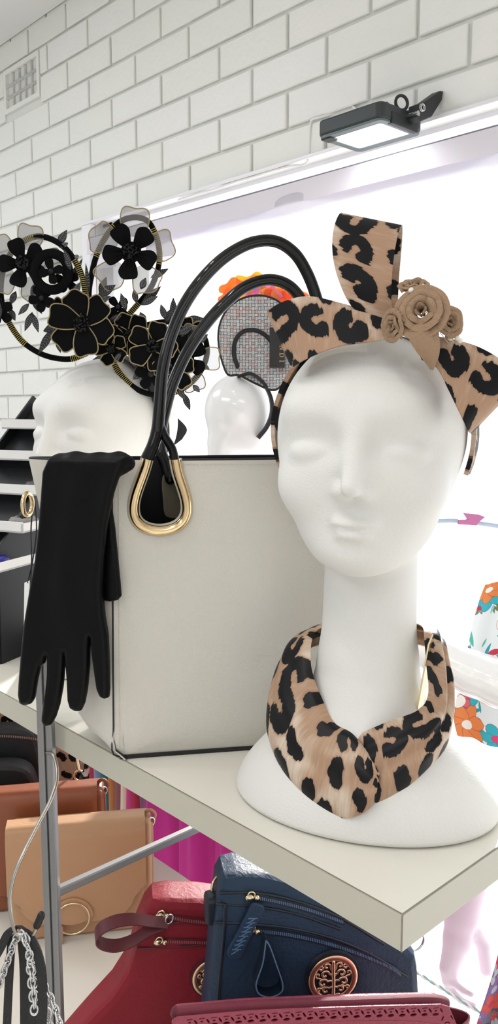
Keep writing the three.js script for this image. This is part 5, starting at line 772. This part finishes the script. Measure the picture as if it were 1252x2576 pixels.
{
  const O = A3(D3.tanO), off = (d) => O.clone().addScaledVector(BN2, d);
  flapBag(off(0), 'light tan leather flap handbag with a gold ring closure', -0.083, 0.120, 0.180, 0.055, [M.tan], [0.010, 0.040]);
  flapBag(off(-0.078), 'chestnut brown leather flap handbag behind the tan one', -0.150, 0.048, 0.198, 0.055, [M.brown]);
  // black zip pouch, leopard bag, black tote in the row behind
  const blk = (d, label, x0, x1, top, T, m) => { const o = off(d), Mx = frame(o, BW2, V(0, 1, 0), BN2); const t = thing('zip_handbag', label, 'handbag', o.clone().addScaledVector(BW2, (x0 + x1) / 2).addScaledVector(BN2, -T / 2).toArray()); const c = (x0 + x1) / 2, w = x1 - x0; part(t, 'body', plate(closedSpline([[x0, 0.012], [x0 + 0.02, 0.0], [x1 - 0.02, 0.0], [x1, 0.012], [x1 - 0.004, top - 0.03], [x1 - 0.02, top - 0.008], [c, top], [x0 + 0.02, top - 0.006], [x0 + 0.003, top - 0.03]], 60), T, 0.008).translate(0, 0.006, -T / 2).applyMatrix4(Mx), m); void w; return [t, Mx]; };
  const [tb, MX] = blk(-0.160, 'black leather handbag standing behind the brown one', -0.21, -0.052, 0.205, 0.04, M.blackLeather); void tb; void MX;
  const [t2, M2] = blk(-0.222, 'black leather zip pouch with a silver zip in front of the leopard bag', -0.24, -0.050, 0.243, 0.04, M.blackLeather);
  const zp = []; for (let i = 0; i < 60; i++) zp.push(new THREE.BoxGeometry(0.0016, 0.004, 0.003).translate(-0.232 + i * 0.003, 0.2375 - Math.pow((i - 30) / 30, 2) * 0.012, 0.0004)); part(t2, 'zip', merge(zp).applyMatrix4(M2), M.silver, 'silver zip').userData.kind = 'stuff';
  const [t3] = blk(-0.285, 'leopard print handbag at the back of the row', -0.27, 0.02, 0.275, 0.05, M.leopard); void t3;
  // clasp and tassel at the end of the row
  const cl = thing('strap_clasp', 'gold trigger clasp with a black leather tab between the handbags', 'clasp', off(-0.12).toArray()), q = (s, y, d) => off(d).addScaledVector(BW2, s).setY(-0.468 + y);
  const c0 = q(0.012, 0.232, -0.15);
  part(cl, 'ring', new THREE.TorusGeometry(0.008, 0.0017, 8, 20).rotateY(0.6).translate(c0.x, c0.y + 0.006, c0.z), M.paleGold);
  part(cl, 'swivel', tube([c0.clone().add(V(0.004, 0, 0)).toArray(), c0.clone().add(V(0.008, -0.018, 0)).toArray(), c0.clone().add(V(0.012, -0.030, 0)).toArray()], 0.003, 14, 8), M.paleGold);
  part(cl, 'hook', new THREE.TorusGeometry(0.009, 0.002, 8, 20, 4.6).rotateZ(1).rotateY(0.7).translate(c0.x + 0.012, c0.y - 0.040, c0.z), M.paleGold);
  part(cl, 'leather_tab', new RoundedBoxGeometry(0.012, 0.024, 0.008, 2, 0.002).rotateZ(-0.5).translate(c0.x + 0.016, c0.y - 0.046, c0.z - 0.003), M.blackLeather);
}
// medallion with a scrolling tree inside a gold ring
function medallion(t, Mx, cx, cy, R, z, backMat) {
  const toW = (g) => g.translate(cx, cy, z).applyMatrix4(Mx), g = partGroup(t, 'medallion');
  part(g, 'backing', toW(new THREE.CylinderGeometry(R * 1.10, R * 1.14, 0.003, 48).rotateX(Math.PI / 2)), backMat);
  part(g, 'inset', toW(new THREE.CylinderGeometry(R * 0.92, R * 0.92, 0.001, 40).rotateX(Math.PI / 2).translate(0, 0, 0.002)), backMat);
  part(g, 'rim', toW(new THREE.TorusGeometry(R * 0.88, R * 0.125, 10, 56).scale(1, 1, 0.45).translate(0, 0, 0.003)), M.roseGold, 'rose gold rim');
  const sc = [], add = (pts, r) => { for (const s of [-1, 1]) sc.push(tube(pts.map((p) => [s * p[0] * R, p[1] * R, 0.0032]), r * R, 26, 6)); };
  sc.push(tube([[0, -0.78 * R, 0.0034], [0.012 * R, -0.2 * R, 0.0036], [0, 0.3 * R, 0.0034], [0, 0.74 * R, 0.0032]], 0.075 * R, 20, 8));
  const spiral = (x, y, r, a0, dir, turns) => { const o = []; for (let i = 0; i <= 16; i++) { const s = i / 16, a = a0 + dir * s * turns, q = r * (1 - 0.72 * s); o.push([x + Math.cos(a) * q, y + Math.sin(a) * q]); } return o; };
  add([[0, 0.1], [0.12, 0.22], ...spiral(0.34, 0.22, 0.19, Math.PI, -1, 5.2)], 0.05); add([[0, 0.3], [0.1, 0.45], ...spiral(0.26, 0.56, 0.15, 3.4, -1, 5)], 0.045);
  add([[0, -0.1], [0.14, -0.06], ...spiral(0.42, -0.14, 0.2, 2.8, -1, 5.2)], 0.05); add([[0, -0.35], [0.12, -0.34], ...spiral(0.30, -0.46, 0.16, 2.6, -1, 5)], 0.045);
  add([[0.45, 0.02], [0.6, 0.1], ...spiral(0.62, 0.22, 0.12, -1.5, 1, 4.6)], 0.04); add([[0.5, 0.42], ...spiral(0.52, 0.50, 0.11, 3, -1, 4.6)], 0.04); add([[0.35, -0.3], [0.5, -0.36], ...spiral(0.58, -0.42, 0.1, 2.2, -1, 4.6)], 0.04); add([[0.05, -0.7], [0.15, -0.66], ...spiral(0.22, -0.72, 0.07, 2, -1, 4)], 0.035);
  part(g, 'filigree', toW(merge(sc)), M.roseGold, 'rose gold tree scrollwork');
}
function crossBag(name, label, o, outline, T, mats, opt) {
  const Mx = frame(o, BW2, V(0, 1, 0), BN2), toW = (g) => g.applyMatrix4(Mx);
  const t = thing(name, label, 'handbag', o.clone().addScaledVector(BN2, -T / 2).toArray());
  const body = new TessellateModifier(0.015, 6).modify(plate(outline, T, 0.009)); { const xs = outline.map((p) => p[0]), a = Math.min(...xs), b = Math.max(...xs), ht = Math.max(...outline.map((p) => p[1])), p = body.attributes.position, uv = body.attributes.uv; for (let i = 0; i < p.count; i++) { const x = p.getX(i), y = p.getY(i), z = p.getZ(i); const bl = (0.012 * Math.sin(Math.PI * clamp((x - a) / (b - a), 0, 1)) * Math.sin(Math.PI * clamp(y / ht, 0.02, 0.98)) + 0.0015 * Math.sin(x * 60 + y * 40) * Math.sin(x * 23 - y * 51)); p.setZ(i, z - T / 2 + (z > 0 ? bl : 0)); uv.setXY(i, x, y + z); } body.computeVertexNormals(); opt.bulge = (x, y) => 0.012 * Math.sin(Math.PI * clamp((x - a) / (b - a), 0, 1)) * Math.sin(Math.PI * clamp(y / ht, 0.02, 0.98)); }
  part(t, 'body', toW(creased(body, 0.7)), mats[0]);
  const on = (l, e) => openSpline(l, 30).map((p) => V(p[0], p[1], opt.bulge(p[0], p[1]) + e));
  for (const s of opt.seams ?? []) part(t, 'seam_welt', toW(tube(on(s, 0.0004), 0.0016, 60, 6)), mats[1]);
  for (const s of opt.zips ?? []) {
    part(t, 'zip_tape', toW(strip(on(s, 0.0008).map((p) => [[p.x, p.y - 0.0042, p.z], [p.x, p.y + 0.0042, p.z]]), 0.001)), mats[1]);
    const c = curve(on(s, 0.0018)), n = Math.floor(c.getLength() / 0.0022), teeth = []; for (let i = 0; i < n; i++) { const p = c.getPointAt(i / n); teeth.push(new THREE.BoxGeometry(0.0011, 0.0034, 0.0012).translate(p.x, p.y, p.z)); }
    part(t, 'zip_teeth', toW(merge(teeth)), mats[2], 'fine zip teeth').userData.kind = 'stuff';
    const p = on(s, 0.004)[0]; const sl = part(t, 'zip_slider', toW(merge([new THREE.SphereGeometry(0.0042, 14, 10).scale(1.2, 0.9, 0.7).translate(p.x, p.y, p.z), new THREE.SphereGeometry(0.0032, 12, 8).translate(p.x + 0.0085, p.y - 0.001, p.z), new THREE.TorusGeometry(0.004, 0.001, 6, 16).translate(p.x + 0.002, p.y + 0.003, p.z + 0.001)])), M.paleGold, 'gold zip slider'); void sl;
  }
  return [t, Mx, toW];
}
{
  // wine red bag
  const ro = A3(D3.redO), opt = { zips: D3.redZip, seams: [[[-0.050, 0.176], [0.0, 0.176], [0.07, 0.166]], [[-0.060, 0.150], [-0.02, 0.148], [0.07, 0.142]]] };
  const outl = closedPoly([[-0.150, 0.006], [-0.155, 0.02], ...D3.redL, ...D3.red.slice(0, -1), [0.098, 0.12], [0.115, 0.02], [0.110, 0.006], [0.09, 0.0008], [-0.13, 0.0008]]);
  const [t, Mx, toW] = crossBag('crossbody_bag', 'wine red leather crossbody bag with gold tree medallion, partly behind the navy bag', ro, outl, 0.05, [M.red, M.redDark, M.redStitch], opt);
  medallion(t, Mx, D3.redMed[0][0], D3.redMed[0][1], 0.0245, opt.bulge(D3.redMed[0][0], D3.redMed[0][1]) + 0.002, M.redDark);
  const lp = openSpline(D3.redLoop, 40), rows = lp.map((p, i) => [[p[0], p[1] + 0.001, 0.012 + 0.006 * Math.sin((i / 40) * Math.PI)], [p[0] + 0.0015, p[1] - 0.0065, 0.022 + 0.010 * Math.sin((i / 40) * Math.PI)]]);
  part(t, 'pull_strap', toW(strip(rows, 0.002)), M.redDark, 'dark red looped zip pull');
  part(t, 'pull_ring', toW(new THREE.TorusGeometry(0.0055, 0.0012, 8, 20).rotateY(0.5).translate(D3.redLoop[0][0] + 0.004, D3.redLoop[0][1], 0.014)), M.silver, 'silver pull ring');
}
function closedPoly(p) { return p; }
{
  // navy bag
  const no = A3(D3.navyO), opt = { zips: D3.navyZip, seams: D3.navySeam };
  const outl = [[-0.122, 0.006], [-0.124, 0.04], ...D3.navyL, ...D3.navy.slice(0, -1), [0.139, 0.05], [0.138, 0.006], [0.12, 0.0008], [-0.105, 0.0008]];
  const [t, Mx, toW] = crossBag('crossbody_bag', 'navy blue crinkled leather crossbody bag with rose gold tree medallion', no, outl, 0.055, [M.navy, M.navyDark, M.navyLight], opt);
  const [mc] = D3.navyMed; medallion(t, Mx, mc[0], mc[1], 0.0285, opt.bulge(mc[0], mc[1]) + 0.002, M.navyDark);
  const p0 = D3.navyPull[0], b0 = opt.bulge(p0[4][0], p0[4][1]); const flat = part(t, 'pull_strap', toW(plate(closedSpline(p0, 40), 0.0045, 0.0012).translate(0, 0, b0 + 0.007)), M.navy, 'flat stitched navy leather zip pull');
  { const zz = []; for (let i = 0; i < 16; i++) { const s = i / 16, x = p0[1][0] + (p0[3][0] - p0[1][0]) * s, y = p0[1][1] + (p0[3][1] - p0[1][1]) * s; zz.push(new THREE.BoxGeometry(0.0105, 0.0009, 0.0010).rotateZ(i % 2 ? 0.5 : -0.1).translate(x + 0.0085 - 0.001 * s, y - 0.002, b0 + 0.0096)); } part(flat, 'pull_stitching', toW(merge(zz)), M.navyLight, 'pale blue zigzag stitching').userData.kind = 'stuff'; }
  const lp = openSpline([...D3.navyPull[1], D3.navyPull[1][0]], 48), bz = opt.bulge(lp[20][0], lp[20][1]); const loop = part(t, 'pull_strap', toW(strip(lp.map((q) => [[q[0], q[1], bz + 0.003], [q[0] + 0.001, q[1] - 0.001, bz + 0.016]]), 0.002)), M.navyDark, 'looped navy leather zip pull');
  part(loop, 'cut_edge', toW(tube(lp.map((q) => [q[0] + 0.001, q[1] - 0.001, bz + 0.0162]), 0.0008, 80, 6)), M.navyLight, 'pale blue cut edge');
  part(t, 'edge_piping', toW(tube([...D3.navyL.map((p) => [p[0] + 0.010, p[1], 0.003]), [D3.navy[0][0] + 0.008, D3.navy[0][1], 0.003]], 0.0022, 40, 8)), M.navyDark);
  part(t, 'strap_tab', toW(box(D3.navy[0][0] - 0.012, D3.navy[0][0] + 0.006, D3.navy[0][1] - 0.035, D3.navy[0][1] - 0.002, -0.035, -0.012, 0.005)), M.navyDark);
  part(t, 'strap_ring', toW(new THREE.TorusGeometry(0.009, 0.0016, 8, 24).rotateY(0.7).translate(D3.navy[0][0] + 0.003, D3.navy[0][1] + 0.008, -0.025)), M.paleGold, 'gold strap ring');
  part(t, 'strap_ring', toW(new THREE.TorusGeometry(0.011, 0.0016, 8, 24).rotateY(0.25).translate(0.138, 0.158, -0.027)), M.silver, 'silver strap ring');
}
{
  // perforated burgundy clutch in front
  const o = A3(D3.clutchO), Mx = frame(o, BW2, V(0, 1, 0), BN2), toW = (g) => g.applyMatrix4(Mx);
  const t = thing('perforated_clutch', 'burgundy leather clutch with a cut-out border in front of the navy bag', 'clutch', o.toArray());
  const top = (x) => { const c = D3.clutch; for (let i = 1; i < 7; i++) if (x <= c[i][0]) return c[i - 1][1] + (c[i][1] - c[i - 1][1]) * clamp((x - c[i - 1][0]) / (c[i][0] - c[i - 1][0]), 0, 1); return c[6][1]; };
  const out = [[-0.143, 0.0008], [0.158, 0.0008], [0.152, 0.15], ...D3.clutch.slice(0, 7).reverse()];
  part(t, 'body', toW(plate(out.map((p) => [p[0] * 0.99, p[1] * 0.985]), 0.014, 0.003).translate(0, 0, -0.0185)), M.burgundy);
  const holes = [], ell = (x, y, a, b, r) => { const h = []; for (let i = 0; i < 12; i++) { const q = -(i / 12) * 6.283, u = Math.cos(q) * a, v = Math.sin(q) * b; h.push([x + u * Math.cos(r) - v * Math.sin(r), y + u * Math.sin(r) + v * Math.cos(r)]); } holes.push(h); };
  for (let i = 0; i < 22; i++) { const x = -0.130 + i * 0.0122, y = top(x); ell(x, y - 0.0035, 0.0032, 0.0007, 0); ell(x, y - 0.0068, 0.0014, 0.0009, 0); ell(x, y - 0.0110, 0.0034, 0.0016, 0); ell(x + 0.0061, y - 0.0072, 0.0030, 0.0009, -1.05); }
  for (let j = 0; j < 7; j++) { const y = 0.158 - j * 0.0122; ell(0.139, y, 0.0032, 0.0015, 0.1); ell(0.134, y + 0.006, 0.0028, 0.0009, 1.2); ell(0.144, y + 0.006, 0.0028, 0.0009, -1.2); }
  const frameHole = [[-0.125, 0.02], [-0.125, 0.170], [-0.02, 0.1745], [0.10, 0.162], [0.124, 0.156], [0.128, 0.15], [0.128, 0.02]].reverse();
  part(t, 'cutout_border', toW(plate(out, 0.0022, 0.0005, [...holes, frameHole.slice().reverse()]).translate(0, 0, -0.002)), M.burgundy, 'burgundy border with punched holes');
  part(t, 'top_roll', toW(tube(D3.clutch.slice(1, 7).map((p) => [p[0], p[1] - 0.004, -0.0125]), 0.006, 60, 10)), M.burgundy);
  part(t, 'straw_panel', toW(plate([[-0.125, 0.02], [0.128, 0.02], [0.128, 0.15], [0.124, 0.156], [0.10, 0.162], [-0.02, 0.1745], [-0.125, 0.170]], 0.001).translate(0, 0, -0.0034)), std(0xb08d62, 0.8, { bumpMap: rep(weaveBump, 30), bumpScale: 0.0008 }), 'woven straw panel');
  part(t, 'stitching', toW(dashes([[-0.12, 0.1745], [-0.02, 0.1790], [0.10, 0.1655], [0.13, 0.158]], -0.0006, 0.0034)), M.redStitch).userData.kind = 'stuff';
  part(t, 'side_gusset', toW(sheet((u, v) => V(0.152 + 0.018 * Math.sin(Math.PI * u) * (0.3 + 0.7 * v), 0.002 + 0.150 * v, -0.03 * u), 8, 10, 0.002)), M.burgundy);
}
// ---------------------------------------------------------------- printed cloth textures
function floralTex(n, bg, cols, sd, leaf) {
  const cv = document.createElement('canvas'); cv.width = cv.height = n; const x = cv.getContext('2d'); x.fillStyle = bg; x.fillRect(0, 0, n, n); seed = sd;
  const wrap = (px, py, f) => { for (const dx of [-n, 0, n]) for (const dy of [-n, 0, n]) { x.save(); x.translate(px + dx, py + dy); f(); x.restore(); } };
  for (let i = 0; i < 150; i++) { const px = rnd() * n, py = rnd() * n, a = rnd() * 6.28, L = n * rr(0.03, 0.08), c = leaf[Math.floor(rnd() * leaf.length)]; wrap(px, py, () => { x.rotate(a); x.fillStyle = c; x.beginPath(); x.moveTo(-L, 0); x.quadraticCurveTo(0, -L * 0.5, L, 0); x.quadraticCurveTo(0, L * 0.5, -L, 0); x.fill(); }); }
  for (let i = 0; i < 34; i++) { const px = rnd() * n, py = rnd() * n, R = n * rr(0.07, 0.15), c = cols[i % cols.length], c2 = cols[(i + 2) % cols.length], k = 5 + (i % 3), a0 = rnd() * 6; wrap(px, py, () => { x.rotate(a0); for (let q = 0; q < k; q++) { x.rotate(6.283 / k); x.fillStyle = c; x.beginPath(); x.ellipse(R * 0.55, 0, R * 0.55, R * 0.36, 0, 0, 7); x.fill(); x.strokeStyle = '#7a2b45'; x.lineWidth = n * 0.002; x.stroke(); } x.fillStyle = c2; x.beginPath(); x.arc(0, 0, R * 0.28, 0, 7); x.fill(); }); }
  const t = new THREE.CanvasTexture(cv); t.colorSpace = THREE.SRGBColorSpace; t.wrapS = t.wrapT = THREE.RepeatWrapping; return t;
}
const floralA = floralTex(512, '#e9f0f2', ['#e4477e', '#f4f0ea', '#e06a6a', '#35b6c6', '#e9884a'], 91, ['#2f9fb4', '#59b8a4', '#6d7c52', '#c63a4f', '#8ecbd9']);
const floralB = floralTex(512, '#6f7287', ['#c93a63', '#b8bcc8', '#d3584e', '#8a6aa0'], 92, ['#4d4a58', '#a0814e', '#3e5a5c', '#9aa0b0', '#7a3048']);
// ---------------------------------------------------------------- window display on the platform
{
  const px0 = -0.62, px1 = 1.2, py = -0.80;
  const p = thing('window_platform', 'low white window platform below the bright window', 'platform', [0.3, FLOOR, -0.85]);
  part(p, 'top', box(px0, px1, py - 0.02, py, -0.985, -0.56, 0.003), M.trim); part(p, 'front', box(px0 + 0.01, px1, FLOOR, py - 0.02, -0.60, -0.58), M.trim); part(p, 'side', box(px0, px0 + 0.02, FLOOR, py - 0.02, -0.98, -0.58), M.trim);
  const cord = [], c2 = []; const a = A3(D3.cordLine[0]), b = A3(D3.cordLine[1]); a.lerp(b, -0.6); b.lerp(a, -0.5);
  for (let i = 0; i <= 120; i++) { const s = i / 120, q = a.clone().lerp(b, s), an = s * 62; cord.push([q.x, q.y + 0.0014 * Math.cos(an), q.z + 0.0014 * Math.sin(an)]); c2.push([q.x, q.y - 0.0014 * Math.cos(an), q.z - 0.0014 * Math.sin(an)]); }
  const t = thing('twisted_cord', 'white and pale green twisted cord stretched behind the navy bag', 'cord', b.toArray()); part(t, 'strand', tube(cord, 0.0017, 240, 6), M.cable); part(t, 'strand', tube(c2, 0.0017, 240, 6), std(0x9cc4bd, 0.6), 'pale green strand');
}
{
  // floral blouse and skirt on a stand behind the shelf, with glossy mannequin arms
  const S = thing('mannequin', 'white glossy mannequin with bent arm beside the floral blouse', 'mannequin', [-0.20, -0.80, -0.74]);
  const arm = D3.arm.map(A3), fa = D3.farm, fg = D3.fingers;
  const body = surfNet((x, y, z) => {
    let d = 9; for (let i = 0; i < arm.length - 1; i++) d = smin(d, sdCone(x, y, z, arm[i].toArray(), arm[i + 1].toArray(), 0.0265 + 0.002 * i, 0.0285 + 0.002 * i), 0.01);
    d = smin(d, sdEll(x + 0.06, y + 0.18, z + 0.80, 0.10, 0.24, 0.065), 0.05);                    // torso
    return d;
  }, [-0.42, -0.46, -0.86], [0.03, 0.10, -0.48], 0.006, (x, y) => [x, y]);
  part(S, 'body', body, M.gloss);
  part(S, 'pole', box(-0.105, -0.085, -0.79, -0.40, -0.75, -0.73), M.steel, 'steel stand pole'); part(S, 'foot', box(-0.19, 0.0, -0.80, -0.788, -0.83, -0.65, 0.004), M.steel, 'flat steel foot');
  const hand = surfNet((x, y, z) => {
    let d = 9; const r = [0.030, 0.030, 0.024, 0.017]; for (let i = 0; i < 3; i++) d = smin(d, sdCone(x, y, z, fa[i], fa[i + 1], r[i], r[i + 1]), 0.008);
    fg.forEach((f, k) => { for (let i = 0; i < 3; i++) d = smin(d, sdCone(x, y, z, f[i], f[i + 1], k === 3 ? 0.014 - 0.001 * i : 0.0085 - 0.001 * i, k === 3 ? 0.013 - 0.001 * i : 0.0078 - 0.0012 * i), i === 0 ? 0.010 : 0.003); });
    return d;
  }, [-0.50, -0.80, -0.90], [-0.32, -0.43, -0.68], 0.003, (x, y) => [x, y]);
  single('lilac_mannequin', hand, std(0xd7cbd6, 0.4), 'pale lilac mannequin forearm and hand lowered below the shelf', 'mannequin');
  const drape = (rows, amp) => { const l = curve(rows[0]), r = curve(rows[1]); return (u, v) => { const q = l.getPoint(v).lerp(r.getPoint(v), u); q.z += amp * Math.sin(u * 21 + v * 2) - 0.02 * u; q.x += amp * 0.6 * Math.cos(u * 17); return q; }; };
  single('floral_blouse', sheet(drape(D3.blouse, 0.005), 40, 30, 0.0015, [0.9, 1.2]), std(0xffffff, 0.8, { map: rep(floralA, 1), side: THREE.DoubleSide }), 'bright turquoise and pink floral blouse on the mannequin', 'blouse');
  single('floral_skirt', sheet(drape(D3.skirt, 0.008), 40, 24, 0.0015, [1.3, 1.6]), std(0xffffff, 0.8, { map: rep(floralB, 1), side: THREE.DoubleSide }), 'dark grey and red floral skirt hanging below the shelf', 'skirt');
  const hg = thing('clip_hanger', 'thin pale blue hanger rail with a pink clip', 'hanger', D3.hanger[0]);
  part(hg, 'rail', tube(D3.hanger, 0.0038, 40, 8), std(0xb9cbe0, 0.4)); const hc = D3.hangClip.map(A3), o = hc[0], ux = hc[2].clone().sub(hc[0]).setY(0).normalize(), nz = ux.clone().cross(V(0, 1, 0)); const cp = plate(hc.map((p) => [p.clone().sub(o).dot(ux), p.y - o.y]), 0.008, 0.0015); cp.applyMatrix4(frame(o, ux, V(0, 1, 0), nz)); part(hg, 'clip', cp, std(0xc978ac, 0.5), 'pink plastic clip');
}
// ---------------------------------------------------------------- cloth hanging behind the lower shelf
{
  const [m0, m1] = D3.magenta, rail = thing('hanging_rail', 'steel rail carrying the magenta drape and the striped scarves', 'rail', [-1.2, -0.2, -0.64]);
  part(rail, 'bar', tube([[-1.75, -0.19, -0.545], [-0.66, -0.19, -0.545]], 0.010, 4, 12), M.steel); for (const x of [-1.74, -0.67]) part(rail, 'leg', box(x - 0.01, x + 0.01, FLOOR, -0.19, -0.555, -0.535), M.steel);
  single('magenta_drape', sheet((u, v) => { const x = -0.994 + (m1[0] + 0.02 - -0.994) * u; return V(x, -0.205 - 0.82 * v, -0.515 + 0.022 * Math.sin(u * 20 + 0.6 * Math.sin(v * 2)) * (0.4 + 0.6 * v) + 0.006 * Math.sin(u * 47)); }, 90, 24, 0.002), M.magenta, 'magenta cloth drape in soft vertical folds behind the bags', 'drape');
  void m0;
  const pal = [0x8a7f94, 0xc2397a, 0xd88f3a, 0xb5364f, 0x7d8fb8, 0x2f6f7c, 0xb97a48, 0x8e5a66, 0xe9dccb, 0xd0478f, 0xb0264f, 0x7f5d7c];
  const nm = ['grey violet', 'raspberry pink', 'amber', 'crimson', 'periwinkle blue', 'teal', 'caramel', 'dusty plum', 'cream', 'rose pink', 'dark cherry', 'muted purple'];
  const x0 = -1.304, x1 = -1.006, w = (x1 - x0) / 12;
  for (let i = 0; i < 12; i++) { const a = x0 + i * w; single('hanging_scarf', sheet((u, v) => V(a + (w - 0.002) * u, -0.205 - 0.62 * v, -0.522 + 0.012 * Math.sin(Math.PI * u) + 0.003 * Math.sin(v * 9 + i)), 8, 14, 0.002), std(pal[i], 0.8, { side: THREE.DoubleSide }), nm[i] + ' scarf in the row of folded hanging scarves', 'scarf', 'folded hanging scarves'); }
}
renderer.render(scene, camera);
